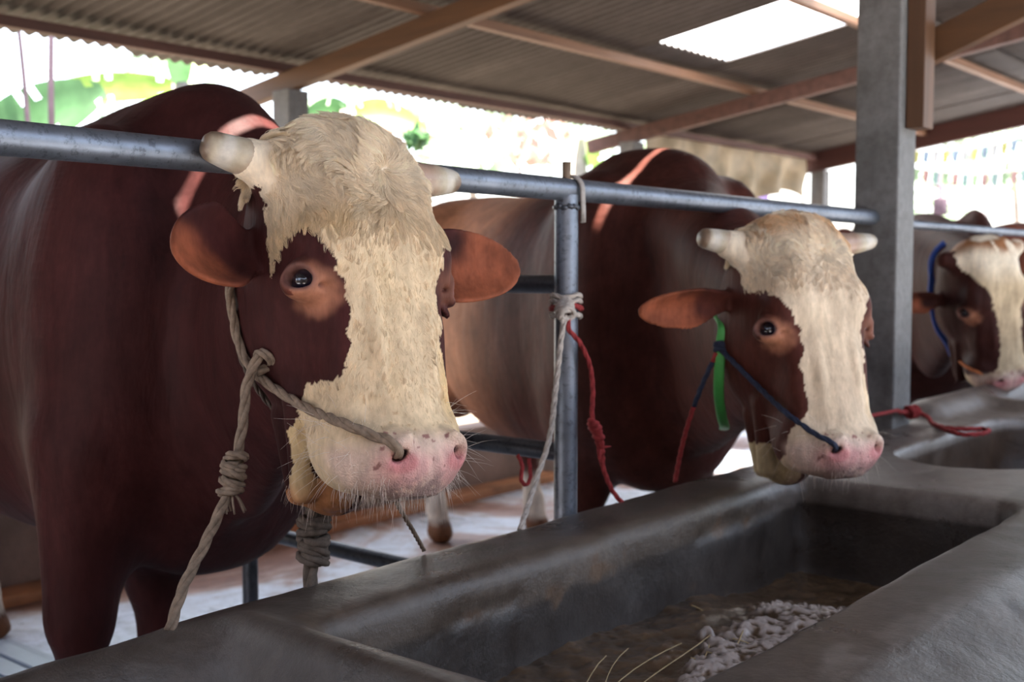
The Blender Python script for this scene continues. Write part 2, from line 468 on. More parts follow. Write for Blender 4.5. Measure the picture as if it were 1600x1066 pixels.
    for sd in (-1, 1):
        F_.ell((sd * .075, -.165, -.045), (.048, .085, .105), hf, k=.05)              # masseter
        F_.ell((sd * .108, .036, .005), (.032, .032, .05), hf, k=.04)                # brow
        F_.ell((sd * .085, .010, -.14), (.018, .030, .09), hf, k=.05)                 # facial crest
        F_.bump((sd * .112, -.005, -.125), (.05, .05, .06), -.006, hf)
        F_.ell((sd * .080, -.030, -.295), (.044, .062, .062), hf, k=.03)              # flews
        F_.cone((sd * .128, -.035, .160), .040, (sd * .165, -.040, .172), .034, hf, k=.03)  # horn boss
    F_.bump((0, .07, .19), (.07, .07, .08), .010, hf)
    F_.bump((0, .085, .10), (.035, .06, .09), -.006, hf)
    for sd in (-1, 1):
        F_.bump((sd * .075, .08, .10), (.05, .05, .09), .009, hf); F_.bump((sd * .070, .07, .0), (.035, .05, .09), .008, hf)
        F_.bump((sd * .052, .065, -.15), (.022, .04, .12), .006, hf); F_.bump((sd * .085, .05, -.18), (.03, .05, .07), -.007, hf)
        F_.bump((sd * .075, .04, -.255), (.03, .05, .03), -.005, hf)
    F_.bump((0, .08, -.02), (.03, .05, .08), -.007, hf)
    # muzzle pad and nostrils
    F_.ell((0, .040, -.335), (.066, .032, .040), hf, k=.03)
    for sd in (-1, 1):
        rim = np.array([sd * .052, .052, -.322])
        F_.ell(rim, (.032, .024, .030), hf, k=.018)
        g = Frame(hf.R @ np.array(Matrix.Rotation(-sd * .62, 3, 'Z')), hf.to((sd * .060, .074, -.328)))
        F_.ell((sd * .002, -.002, -.002), (.016, .028, .009), g, k=.008, mode='cut', rot=(sd * .55, 'Y'))
        F_.ell((sd * -.012, .010, -.018), (.024, .017, .014), g, k=.014, mode='cut', rot=(sd * .45, 'Y'))
        F_.ell((sd * -.002, -.006, .014), (.022, .014, .009), g, k=.012, rot=(sd * .5, 'Y'))
    for sd in (-1, 1):                                                                # creases above the nose
        for q in (.0, .016):
            for j in range(7):
                u = (j + .5) / 7
                F_.bump((sd * (.090 - .075 * u), .052 + .014 * u, -.300 + q + .018 * math.sin(u * 3.0)), (.012, .02, .005), -.0024, hf)
    F_.ell((0, .080, -.378), (.003, .012, .03), hf, k=.010, mode='cut')                # philtrum
    # mouth: a groove between the flews and the chin, running back to the corner
    if spec.get('detail', 1):
        for sd in (-1, 1):
            F_.cone((sd * .100, -.118, -.23), .007, (sd * .080, -.100, -.335), .014, hf, k=.012, mode='cut')
            F_.cone((sd * .080, -.100, -.335), .014, (0, -.090, -.370), .016, hf, k=.012, mode='cut')
        for sd in (-1, 1):
            F_.cone((sd * .092, -.125, -.19), .016, (sd * .074, -.165, -.335), .020, hf, k=.022)
            F_.cone((sd * .070, -.200, -.20), .014, (sd * .052, -.215, -.33), .016, hf, k=.02)
        # eyes
        for sd in (-1, 1):
            c, n, l, m = eye_frame(sd)
            F_.ell(c + n * .004, (.036, .036, .030), hf, k=.02)
            F_.ell(c - n * .004, (.0205, .0205, .0205), hf, k=.004, mode='cut')
            g = Frame(hf.R @ np.stack([l, n, m], 1), hf.to(c + n * .018))
            F_.ell((0, .006, 0), (.0245, .030, .0185), g, k=.006, mode='cut')
            for (dz, a_) in ((.0235, .0045), (-.0215, .0035)):                           # lids
                for j in range(8):
                    t0 = -1 + j * .25; t1 = t0 + .25
                    z0 = dz * (1 - .62 * t0 * t0); z1 = dz * (1 - .62 * t1 * t1)
                    F_.cone((t0 * .026, .0045 - .011 * t0 * t0, z0), a_, (t1 * .026, .0045 - .011 * t1 * t1, z1), a_, g, k=.006)
            F_.ell((.036, -.012, -.004), (.010, .006, .003), g, k=.01, mode='cut')
            if spec.get('wrinkle', 1):
                for q in (.037, .045):
                    for j in range(6):
                        t0 = -.9 + j * .3; t1 = t0 + .3
                        F_.cone((t0 * .035, -.006 - .016 * t0 * t0, q * (1 - .45 * t0 * t0)), .0018, (t1 * .035, -.006 - .016 * t1 * t1, q * (1 - .45 * t1 * t1)), .0018, g, k=.008)
    for e in spec['ears']:
        ear_shape(F_, hf, *e)
    # keep out of the rail
    for (kind, a, b, r) in spec.get('carve', []):
        F_.cone(a, r, b, r, WORLD, k=.03, mode='cut')
    return F_, hf, bf
def in_poly(x, y, poly):
    poly = np.array(poly, float); inside = np.zeros(len(x), bool); j = len(poly) - 1
    for i in range(len(poly)):
        xi, yi = poly[i]; xj, yj = poly[j]
        c = ((yi > y) != (yj > y)) & (x < (xj - xi) * (y - yi) / (yj - yi + 1e-12) + xi)
        inside ^= c; j = i
    return inside
def theta_of(h): return np.degrees(np.arctan2(h[:, 0], h[:, 1] + .09))
def sstep(a, b, x): t = np.clip((x - a) / (b - a), 0, 1); return t * t * (3 - 2 * t)
def lerp3(A, B, t): return A * (1 - t)[:, None] + np.array(B)[None] * t[:, None]

def paint(V, hf, bf, spec):
    h = hf.inv(V); b = bf.inv(V); n = len(V)
    n1 = hash_noise(V, 6, 1); n2 = hash_noise(V, 22, 2); n3 = hash_noise(h, 70, 3); n4 = hash_noise(h, 140, 4)
    base = np.array(spec['brown']); C_ = np.tile(base, (n, 1))
    tn = spec.get('tan')
    if tn:                                    # paler flank and rump
        t = sstep(-.35, -.85, b[:, 0]) * sstep(.40, .85, b[:, 2] + n1 * .08)
        C_ = lerp3(C_, tn, t * .95)
        st = sstep(.15, .6, hash_noise(b, np.array([16, 16, 2.0]), 9)) * t
        C_ *= (1 + .25 * st)[:, None]
    C_ *= (1 + .22 * n1 + .14 * n2 + .10 * hash_noise(V, np.array([28, 28, 6.]), 14))[:, None]
    # white socks and belly patch
    sock = sstep(.30, .24, b[:, 2] + n1 * .03) * (b[:, 0] < -.7)
    C_ = lerp3(C_, (.62, .52, .42), sock * sstep(.07, .09, b[:, 2]))
    hoof = sstep(.075, .060, b[:, 2]); C_ = lerp3(C_, (.16, .07, .035), hoof)
    # the head
    x, y, z = h.T; th = theta_of(h)
    head = (np.abs(x) < .30) & (z > -.45) & (z < .27) & (y > -.32)
    jt = th + n3 * 2.2 + n4 * 1.5; jz = z + n2 * .004 + n4 * .004
    cream = in_poly(jt, jz, spec['cream']) & head & (y > -.24)
    for pol in spec.get('brown_in', []): cream &= ~in_poly(jt, jz, pol)
    chin = in_poly(jt, jz, spec['chin']) & head & (np.hypot(x, y + .12) < .16)
    ears = (np.abs(x) > .158) & (y < .01) & (z < .128)
    cream &= ~ears; chin &= ~ears
    cc = np.tile(np.array(spec['cream_col']), (n, 1))
    yl = sstep(.0, .7, hash_noise(h, np.array([14, 14, 7.]), 5)) * spec.get('yellow', .6) * sstep(.14, .04, z) * sstep(-.36, -.22, z)
    cc = lerp3(cc, spec.get('yellow_col', (.66, .46, .22)), yl * .7)
    cc = lerp3(cc, (.84, .72, .55), .8 * sstep(.02, .15, z + .02 * n1))  # crown's own cream, painted paler to make up for shade there
    cc *= (1 + .06 * n2)[:, None]
    C_ = np.where(cream[:, None], cc, C_)
    if 'crown' in spec: C_ = lerp3(C_, spec['crown'], sstep(.15, .21, z + n1 * .04) * cream * (np.abs(n1) > .05) * sstep(-.2, .4, n2 + .3))
    cch = lerp3(np.tile(np.array(spec.get('chin_col', (.42, .19, .085))), (n, 1)), spec.get('fold_col', (.56, .41, .22)), sstep(140, 118, np.abs(th) + 5 * n2))
    C_ = np.where(chin[:, None], cch * (1 + .12 * n2)[:, None], C_)
    # pale skin round the eye, pink nose, dark spots
    for sd in (-1, 1):
        c, nn, l, m = eye_frame(sd); q = h - c
        u = q @ l; v = q @ m; dd = np.hypot((u - .018) / .058, (v + .014) / .046) + .10 * n3
        pale = sstep(1.0, .45, dd) * head * (q @ nn > -.05) * ~ears
        C_ = lerp3(C_, spec.get('eye_skin', (.40, .17, .10)), pale * (.8 if sd > 0 else .25))
        rim = sstep(1.35, 1.02, np.hypot(u / .026, v / .018)) * (np.abs(q @ nn) < .05)
        C_ = lerp3(C_, spec.get('lid', (.20, .10, .085)), rim * .75)
    nose = sstep(-.290, -.322, z + n2 * .008 - .05 * np.abs(y - .06)) * sstep(-.045, -.005, y + n2 * .008) * head
    C_ = lerp3(C_, (.64, .47, .40), nose * .75)
    for sd in (-1, 1):
        q = (h - np.array([sd * .050, .06, -.352])) / np.array([.060, .06, .034]); C_ = lerp3(C_, (.62, .30, .29), sstep(1.3, .3, np.linalg.norm(q, axis=1) + .25 * n2 + .1 * n3) * .75)
    lipd = sstep(-.350, -.376, z + n3 * .006 + .12 * np.maximum(x, 0)) * head * (y < .09); C_ = lerp3(C_, (.26, .17, .165), lipd * .75 * sstep(-.5, .3, n2 + n4))
    spots = (hash_noise(h, 120, 12) > .66) & (z < -.295) & (z > -.325) & (y > .045) | (hash_noise(h, 85, 13) > .76) & (z < -.29) & (z > -.37) & (y > .02)
    C_ = np.where((spots & head)[:, None], np.array([.30, .15, .13])[None], C_)
    for sd in (-1, 1):
        q = (h - np.array([sd * .052, .066, -.344])) / np.array([.028, .03, .017]); C_ = lerp3(C_, (.52, .19, .19), .8 * sstep(1.1, .6, np.linalg.norm(q, axis=1)))
        q = (h - np.array([sd * .050, .056, -.326])) / np.array([.012, .016, .010]); C_ = lerp3(C_, (.03, .01, .01), sstep(1.2, .7, np.linalg.norm(q, axis=1)))
    # inside of the ears
    ein = ears * (y > -.25) * sstep(.20, .30, np.abs(x) + .05 * n2 - (z - .03) * .8); C_ = lerp3(C_, spec.get('ear_col', (.26, .075, .035)), ein * .85)
    C_ = np.where((ears & (y > -.25))[:, None] , C_ * (1 + .35 * hash_noise(h, 30, 51) * ears)[:, None], C_)
    C_ *= (1 + .10 * n4)[:, None]
    return np.clip(C_, 0.002, .9), cream, chin, nose

def horn(spec_h, hf, mat, parent, origin):
    b, t, r0, r1, bend = spec_h
    b = np.array(b); t = np.array(t); mid = (b + t) / 2 + np.array(bend)
    P = hf.to(spline([b, mid, t], 10)); k = len(P); s_ = np.linspace(0, 1, k)
    r = r0 + (r1 - r0) * s_ ** 1.3; r[-4:] *= [1.0, .97, .88, .62]; r *= 1 + .05 * hash_noise(np.stack([s_ * 9, s_, s_], 1), 1.0, 8)
    mb = MB(); mb.tube(P - np.array(origin), r, 24)
    o = mb.build('horn', mat, parent)
    me = o.data; V = np.array([v.co for v in me.vertices]); t_ = np.repeat(s_, 24)
    nn = hash_noise(V, 40, 3)
    c = lerp3(np.tile([.34, .22, .16], (len(V), 1)), (.42, .35, .25), sstep(.35, .65, t_ + nn * .12))
    c = lerp3(c, (.52, .47, .40), sstep(.62, .72, t_) * sstep(.90, .80, t_ + nn * .1)); c = lerp3(c, (.17, .11, .07), sstep(.88, .95, t_ + nn * .13)); set_col(o, c)
    return o

def eyeball(hf, sd, parent, origin, bright=1.0):
    c, n, l, m = eye_frame(sd); r = .0215
    bm = bmesh.new(); bmesh.ops.create_uvsphere(bm, u_segments=40, v_segments=32, radius=r)
    A = hf.R @ np.stack([l, m, n], 1); w = hf.to(c - n * .0035) - np.array(origin)
    V = np.array([v.co[:] for v in bm.verts]); Fc = [[v.index for v in f.verts] for f in bm.faces]; bm.free()
    d = V / r
    iris = np.arccos(np.clip(d[:, 2], -1, 1)); pup = np.hypot(d[:, 0] / .62, d[:, 1] / .46)
    col = np.tile([.38, .38, .44], (len(V), 1)); col = lerp3(col, (.018, .016, .03), sstep(1.0, .88, iris)); col = lerp3(col, (.004, .004, .008), sstep(1.05, .9, pup) * (d[:, 2] > 0))
    V = V * (1 + .06 * sstep(.8, .3, iris))[:, None]
    o = mesh_obj('eye', V @ A.T + w, Fc, EYEM, parent); set_col(o, col); return o

def hair_object(name, roots, dirs, lens, cols, rad, parent, origin, curl=0.0, segs=5, droop=0.0, nrm=None, flow=None, clump=0, clump_amt=.6, phase=None, lift=.10):
    """strands as one Curves object; clump = number of locks the strands gather into"""
    n = len(roots); hc = bpy.data.hair_curves.new(name); hc.add_curves([segs] * n)
    P = np.zeros((n, segs, 3)); p = roots.copy(); d = dirs.copy()
    ph = RNG.uniform(0, 6.28, n) if phase is None else phase
    side = np.cross(dirs, nrm if nrm is not None else np.array([[0, 0, 1.]])); side /= np.linalg.norm(side, axis=1)[:, None] + 1e-9
    curl = np.broadcast_to(np.asarray(curl, float), (n,))
    for s in range(segs):
        P[:, s] = p
        st = (lens / (segs - 1))[:, None]
        d = d + side * (curl * np.cos(ph + s * 1.15))[:, None]
        if droop: d = d + np.array([[0, 0, -droop]])
        if flow is not None and nrm is not None and s >= 1: d = d + flow * .5 - nrm * lift
        d /= np.linalg.norm(d, axis=1)[:, None]; p = p + d * st
    if clump:
        from mathutils.kdtree import KDTree
        ci = RNG.choice(n, clump, replace=False); kd = KDTree(clump)
        for i, c in enumerate(ci): kd.insert(roots[c], i)
        kd.balance(); own = np.array([ci[kd.find(r)[1]] for r in roots])
        t = (np.linspace(0, 1, segs) ** 1.4)[None, :, None] * clump_amt
        P = P * (1 - t) + P[own] * t
        cols = np.asarray(cols) * (RNG.uniform(.86, 1.10, n)[own])[:, None]
    P -= np.array(origin)
    hc.attributes['position'].data.foreach_set('vector', P.astype(np.float32).ravel())
    ra = hc.attributes.new('radius', 'FLOAT', 'POINT') if 'radius' not in hc.attributes else hc.attributes['radius']
    rr = np.tile(np.linspace(1, .25, segs), (n, 1)) * np.asarray(rad).reshape(-1, 1)
    ra.data.foreach_set('value', rr.astype(np.float32).ravel())
    ca = hc.attributes.new('Col', 'FLOAT_COLOR', 'CURVE'); cb = np.ones((n, 4), np.float32); cb[:, :3] = np.clip(cols, 0, .95); ca.data.foreach_set('color', cb.ravel())
    hc.materials.append(HAIR); o = bpy.data.objects.new(name, hc); link(o, parent); return o

def sample_surface(V, Q, wgt, count):
    """random points on quads, density by wgt per vertex"""
    a, b, c, d = (V[Q[:, i]] for i in range(4))
    ar = np.linalg.norm(np.cross(c - a, d - b), axis=1) / 2; w = wgt[Q].mean(1); pr = ar * w; pr = pr / pr.sum()
    f = RNG.choice(len(Q), count, p=pr); u = RNG.random((count, 1)); v = RNG.random((count, 1))
    P = (a[f] * (1 - u) + b[f] * u) * (1 - v) + (d[f] * (1 - u) + c[f] * u) * v
    N = np.cross(c[f] - a[f], d[f] - b[f]); N /= np.linalg.norm(N, axis=1)[:, None] + 1e-12
    return P, N, Q[f, 0], w[f]

def build_bull(spec):
    F_, hf, bf = build_bull_field(spec); V, Q = F_.mesh()
    col, cream, chin, nose = paint(V, hf, bf, spec)
    origin = (spec['W'][0], spec['W'][1], 0)
    body = mesh_obj('bull', V, Q, HIDE, None, True, origin)
    set_col(body, col)
    wa = body.data.attributes.new('Wet', 'FLOAT', 'POINT'); wa.data.foreach_set('value', nose.astype(np.float32))
    tag(body, spec['label'], 'bull', spec.get('group'))
    for hs in spec['horns']: horn(hs, hf, HORN, body, origin)
    for sd in spec.get('eyes', (1, -1)): eyeball(hf, sd, body, origin)
    if spec.get('fur', 0):
        h = hf.inv(V); z = h[:, 2]
        wg = (cream * (1 + 1.4 * sstep(-.03, .17, z)) + chin * 1.0 + (~cream & ~chin) * .0 * (np.abs(h[:, 0]) < .17) * (z > -.34)) * (np.linalg.norm(h - (0, -.05, -.05), axis=1) < .36) * (1 - nose * .8) * sstep(-.36, -.26, z) * sstep(.150, .138, np.abs(h[:, 0]))
        facing = (bf.inv(V)[:, 0] > -9)
        P, N_, vi, w = sample_surface(V, Q, wg * facing, spec['fur'])
        hp = hf.inv(P); hn = N_ @ hf.R
        # hair lies down the face, parts at the forehead whorl, sideways over the poll, in waves on the crown
        dx = hp[:, 0]; up = sstep(-.03, .17, hp[:, 2] + .02 * hash_noise(hp, 30, 77))
        nz1 = hash_noise(hp, 17, 21); nz2 = hash_noise(hp, 17, 22); nz3 = hash_noise(hp, 60, 25)
        ang = hash_noise(hp, 15, 40) * 2.6 * up + nz3 * .35
        wh = np.array([-.01, 0, .135]); rel = hp - wh; rad_ = np.hypot(rel[:, 0], rel[:, 2]) + 1e-6
        fx_ = rel[:, 0] / rad_; fz_ = rel[:, 2] / rad_; near = np.exp(-(rad_ / .10) ** 2)
        bx = np.sign(dx) * .25 * sstep(0, .05, np.abs(dx)); bz = -np.ones(len(P))
        vx = bx * (1 - near) + fx_ * near * 1.5; vz = bz * (1 - near) + fz_ * near * 1.5
        rx = vx * np.cos(ang) - vz * np.sin(ang); rz_ = vx * np.sin(ang) + vz * np.cos(ang)
        fl = np.stack([rx, np.zeros(len(P)) + .1, rz_], 1)
        fl -= (fl * hn).sum(1)[:, None] * hn; fl /= np.linalg.norm(fl, axis=1)[:, None] + 1e-9
        flw = fl @ hf.R.T
        d = flw * .9 + N_ * (.30 + .35 * up)[:, None] + RNG.normal(0, .08, P.shape)
        d /= np.linalg.norm(d, axis=1)[:, None]
        cr = cream[vi]
        L_ = spec.get('hair_len', 1.0) * np.where(cr | chin[vi], .011 + .030 * up * (1 + .4 * nz1), .008) * (.35 + .65 * sstep(-.34, -.22, hp[:, 2])) * RNG.uniform(.75, 1.2, len(P))
        cl = 1 + .08 * hash_noise(hp, 90, 31) + .05 * nz3 + RNG.normal(0, .05, len(P))
        cc = col[vi] * cl[:, None] * 1.10
        hair_object('face_hair', P - N_ * .001, d, L_, cc, spec.get('hair_rad', .00042), body, origin, curl=.12 + .5 * up, segs=7, nrm=N_, flow=flw,
                    clump=spec['fur'] // 26, clump_amt=.62, phase=hash_noise(hp, 35, 33) * 6.0, lift=.08)
        body.children[-1]['kind'] = 'stuff'
    if spec.get('whiskers'):
        h = hf.inv(V)
        low = (np.linalg.norm(h - (0, -.05, -.3), axis=1) < .2) * (1.0 * ((h[:, 2] < -.352) & (h[:, 1] < .045) & (h[:, 1] > -.09) & (np.abs(h[:, 0]) < .13)) + .25 * ((h[:, 2] < -.30) & (h[:, 2] > -.38) & (h[:, 1] < -.16)))
        P, N_, vi, w = sample_surface(V, Q, low.astype(float), spec['whiskers'])
        d = N_ * .6 + np.array([[0, 0, -1.0]]) + RNG.normal(0, .22, P.shape); d /= np.linalg.norm(d, axis=1)[:, None]
        hair_object('beard', P, d, RNG.uniform(.010, .030, len(P)) * np.where(RNG.random(len(P)) < .12, 1.8, 1), np.tile([.62, .52, .45], (len(P), 1)), .00035, body, origin, curl=.15, droop=.15, segs=6, nrm=N_)
        side = (np.linalg.norm(h - (0, -.02, -.28), axis=1) < .2) * ((h[:, 2] < -.24) & (np.abs(h[:, 0]) > .085) & (h[:, 1] > -.12))
        P, N_, vi, w = sample_surface(V, Q, side.astype(float), spec['whiskers'] // 4)
        d = N_ * 1.0 + RNG.normal(0, .35, P.shape); d /= np.linalg.norm(d, axis=1)[:, None]
        hair_object('whiskers', P, d, RNG.uniform(.02, .065, len(P)), np.tile([.75, .68, .60], (len(P), 1)), .00030, body, origin, curl=.12, droop=.06, segs=6, nrm=N_)
    return body, hf, bf, V
EYEM = None
def vc_mat(name, rough, spec=.5, coat=0.0, nscale=30, bmp=.1, sss=0):
    m, N, L, b, _ = new_mat(name); a = N.new('ShaderNodeAttribute'); a.attribute_name = 'Col'
    n = tex_noise(N, L, nscale); f = ramp(N, L, n.outputs[0], [(.3, (.85, .85, .85)), (.7, (1.12, 1.12, 1.12))])
    L.new(mixc(N, L, 1.0 if bmp else 0.0, a.outputs[0], f.outputs[0], 'MULTIPLY'), b.inputs['Base Color'])
    b.inputs['Roughness'].default_value = rough; b.inputs['Specular IOR Level'].default_value = spec; b.inputs['Coat Weight'].default_value = coat; b.inputs['Coat Roughness'].default_value = .03
    if bmp: bump(N, L, b, n.outputs[0], bmp, .002)
    return m
EYEM = vc_mat('eye_surface', .12, .5, 1.0, bmp=0); HORN = vc_mat('horn_keratin', .42, .5, nscale=60, bmp=.3)

R1 = [[-0.9928, -0.0658, 0.1002], [0.096, -0.937, 0.336], [0.0718, 0.3432, 0.9365]]; T1 = (1.2755, 1.3666, 1.2109)
R2 = [[-0.9065, -0.3967, 0.1445], [0.422, -0.8634, 0.2764], [0.0151, 0.3115, 0.9501]]; T2 = (2.4803, 1.1712, 1.1013)
R3 = [[-0.795, -0.595, -0.124], [0.586, -0.804, 0.098], [-0.158, 0.006, 0.987]]; T3 = (4.764, 1.476, 1.092)
R4 = R3; T4 = (7.2, 1.45, 1.05)

def neck1(hf, bf):
    t = hf.to
    return [(t((0, -.15, .02)), .125, bf.to((.30, 0, 1.10)), .27, .70, .10), (t((0, -.13, .09)), .075, bf.to((.30, 0, 1.27)), .13, 1.0, .08),
            (bf.to((.32, 0, 1.25)), .12, bf.to((.05, 0, 1.48)), .13, 1.0, .10), (t((0, -.20, -.06)), .10, bf.to((.20, -.06, .86)), .17, .6, .12),
            (t((0, -.22, -.12)), .05, bf.to((.28, -.08, .78)), .10, .40, .06)]
def neck2(hf, bf):
    t = hf.to
    return [(t((0, -.15, .02)), .130, bf.to((.30, 0, 1.10)), .27, .70, .10), (t((0, -.13, .09)), .09, (2.78, 1.56, 1.235), .105, 1.0, .08),
            ((2.78, 1.56, 1.235), .11, bf.to((.05, 0, 1.40)), .14, 1.0, .10), (t((0, -.20, -.06)), .10, bf.to((.22, 0, .82)), .17, .55, .10),
            (t((0, -.22, -.10)), .06, bf.to((.28, 0, .74)), .10, .35, .06)]
def neck3(hf, bf):
    t = hf.to
    return [(t((0, -.15, .02)), .135, bf.to((.25, 0, 1.12)), .28, .70, .10), (t((0, -.12, .10)), .10, bf.to((.1, 0, 1.30)), .17, 1.0, .10),
            (t((0, -.20, -.06)), .10, bf.to((.40, 0, .85)), .17, .55, .10)]

RIGHT = [(100, -.34), (90, -.42), (-110, -.42), (-100, -.34), (-75, -.25), (-50, -.225), (-36, -.20), (-32, -.14), (-31, -.06), (-33, .0), (-42, .04), (-55, .05), (-72, .04), (-80, .08), (-88, .13), (-125, .16), (-150, .30)]
CREAM_A = [(150, .30), (130, .19), (105, .145), (84, .135), (70, .125), (72, .119), (75, .076), (77, .035), (80, -.010), (73, .012), (64, .030), (55, .042), (47, .034), (42, .011), (38, -.015), (35, -.042), (33.5, -.071),
           (34, -.11), (37, -.158), (41, -.184), (46, -.200), (63, -.190), (82, -.183), (95, -.205), (110, -.24), (112, -.30)] + RIGHT
CHIN_A = [(98, -.225), (114, -.24), (121, -.30), (140, -.325), (160, -.315), (181, -.325), (181, -.43), (88, -.43), (93, -.30)]
CREAM_B = [(150, .30), (130, .19), (105, .150), (84, .135), (74, .12), (70, .062), (63, .056), (50, .046), (42, .015), (36, -.018), (31, -.058), (31, -.101), (36, -.141), (34, -.193), (34, -.235),
           (40, -.254), (50, -.267), (57, -.295), (61, -.324), (100, -.34)] + RIGHT
CREAM_C = [(150, .26), (60, .20), (52, .13), (42, .10), (30, .07), (22, .03), (16, -.03), (12, -.10), (10, -.17), (12, -.24), (22, -.29), (50, -.31), (75, -.30), (100, -.33)] + RIGHT
CHIN_B = [(95, -.285), (140, -.27), (181, -.24), (181, -.43), (88, -.43)]
BULLS = dict(
    a=dict(R=R1, T=T1, W=(1.58, 2.25), f=(-.05, -1), hump=1.565, back=1.52, low=.03, fine=.0034, coarse=.026, neck=neck1,
           ext=((.36, .36), (.25, .26), (.40, .34)),
           brown=(.043, .0115, .0105), cream_col=(.60, .46, .295), yellow=1.0, cream=CREAM_A, chin=CHIN_A, legs=[(.0, -.31), (-.17, -.03), (-1.50, -.26), (-1.46, .10)],
           ears=[((.130, -.10, .045), (.300, -.10, .022), .072, (.10, 1, .05), .050), ((-.130, -.12, .045), (-.425, -.09, .045), .072, (.25, 1, -.05), .040)],
           horns=[((.115, -.030, .168), (.240, -.045, .190), .033, .0235, (0, .0, -.005)), ((-.12, -.020, .170), (-.252, -.015, .180), .035, .020, (0, 0, .0))],
           fur=90000, whiskers=420,
           label='nearest bull, dark red-brown with curly cream face and thick grey rope through its nose'),
    b=dict(R=R2, T=T2, W=(3.22, 2.05), f=(-.44, -.90), hump=1.58, back=1.50, low=.06, fine=.0050, coarse=.030, neck=neck2,
           brown=(.070, .020, .014), tan=(.46, .20, .105), crown=(.62, .40, .22), cream_col=(.58, .46, .33), yellow=.35, cream=CREAM_B, chin=CHIN_B, chin_col=(.50, .40, .24), fold_col=(.50, .40, .24),
           ears=[((.135, -.10, .055), (.40, -.12, .045), .050, (.0, .8, -.6), .045), ((-.135, -.12, .045), (-.30, -.28, .035), .050, (.25, 1, -.05), .040)],
           horns=[((.115, -.035, .165), (.242, -.043, .190), .031, .023, (0, .0, 0)), ((-.12, -.020, .170), (-.250, -.015, .184), .031, .018, (0, 0, .0))],
           fur=45000, whiskers=90, hair_len=.6, hair_rad=.0006,
           label='middle bull with cream blaze, green neck band and blue cord, head over the trough'),
    c=dict(R=R3, T=T3, W=(5.8, 2.15), f=(-.86, -.5), hump=1.42, back=1.35, fine=.0085, coarse=.035, neck=neck3, detail=1, wrinkle=0,
           brown=(.040, .012, .009), cream_col=(.50, .38, .24), yellow=.3, cream=CREAM_C, chin=[(300, 0), (301, 0), (300, 1)], crown=(.26, .11, .045),
           ears=[((.13, -.12, .00), (.34, -.16, .03), .050, (.0, 1, -.2), .045), ((-.13, -.12, .0), (-.30, -.2, .0), .050, (.25, 1, -.05), .040)],
           horns=[((.11, -.05, .155), (.15, -.06, .16), .028, .02, (0, 0, 0)), ((-.11, -.05, .155), (-.15, -.06, .16), .028, .02, (0, 0, 0))],
           fur=0, whiskers=20, label='third bull behind the concrete column, wearing a blue neck strap'),
    d=dict(R=R4, T=T4, W=(8.25, 2.3), f=(-.3, -1), hump=1.50, back=1.42, fine=.012, coarse=.04, neck=neck3, detail=0,
           brown=(.16, .05, .03), cream_col=(.56, .44, .27), yellow=.3, cream=CREAM_A, chin=[(300, 0), (301, 0), (300, 1)],
           ears=[((.13, -.12, .00), (.34, -.16, .03), .050, (.0, 1, -.2), .045), ((-.13, -.12, .0), (-.30, -.2, .0), .050, (.25, 1, -.05), .040)],
           horns=[((.11, -.05, .155), (.15, -.06, .16), .028, .02, (0, 0, 0)), ((-.11, -.05, .155), (-.15, -.06, .16), .028, .02, (0, 0, 0))],
           fur=0, label='farthest bull, red-brown, only its flank seen at the right edge'),
)
import os, time
HFS = {}
for k in 'abcd':
    t0 = time.time(); r = build_bull(BULLS[k]); HFS[k] = r; print('bull', k, len(r[3]), time.time() - t0, flush=True)
# ---------------------------------------------------------------- materials of the place
def concrete_mat(name, dark, light, rough=(.25, .6), vcol=True, scale=3.0):
    m, N, L, b, _ = new_mat(name)
    n = tex_noise(N, L, scale, 8, .65, dist=.4); r = ramp(N, L, n.outputs[0], [(.28, dark), (.55, [(a + c) / 2 for a, c in zip(dark, light)]), (.78, light)])
    c = r.outputs[0]
    n2 = tex_noise(N, L, scale * 9, 6, .7); r2 = ramp(N, L, n2.outputs[0], [(.3, (.72, .70, .68)), (.7, (1.15, 1.15, 1.15))])
    c = mixc(N, L, 1.0, c, r2.outputs[0], 'MULTIPLY')
    # dribbles running down the faces
    n4 = tex_noise(N, L, scale * 5, 4, .6, stretch=(1, 1, .06)); r4 = ramp(N, L, n4.outputs[0], [(.30, (.55, .5, .47)), (.42, (1, 1, 1))])
    c = mixc(N, L, .55, c, r4.outputs[0], 'MULTIPLY')
    if vcol:
        a = N.new('ShaderNodeAttribute'); a.attribute_name = 'Col'; c = mixc(N, L, 1.0, c, a.outputs[0], 'MULTIPLY')
    L.new(c, b.inputs['Base Color'])
    mr = N.new('ShaderNodeMapRange'); L.new(n.outputs[0], mr.inputs[0]); mr.inputs[1].default_value = .3; mr.inputs[2].default_value = .7
    mr.inputs[3].default_value = rough[0]; mr.inputs[4].default_value = rough[1]; L.new(mr.outputs[0], b.inputs['Roughness'])
    n3 = tex_noise(N, L, scale * 26, 6, .75); p = bump(N, L, None, n3.outputs[0], .5, .004); bump(N, L, b, n.outputs[0], .6, .014, p)
    return m
TROUGH = concrete_mat('trough_concrete', (.055, .042, .034), (.145, .122, .104), (.22, .46))
COLUMN = concrete_mat('column_concrete', (.10, .095, .09), (.24, .235, .23), (.55, .8), vcol=False, scale=4)
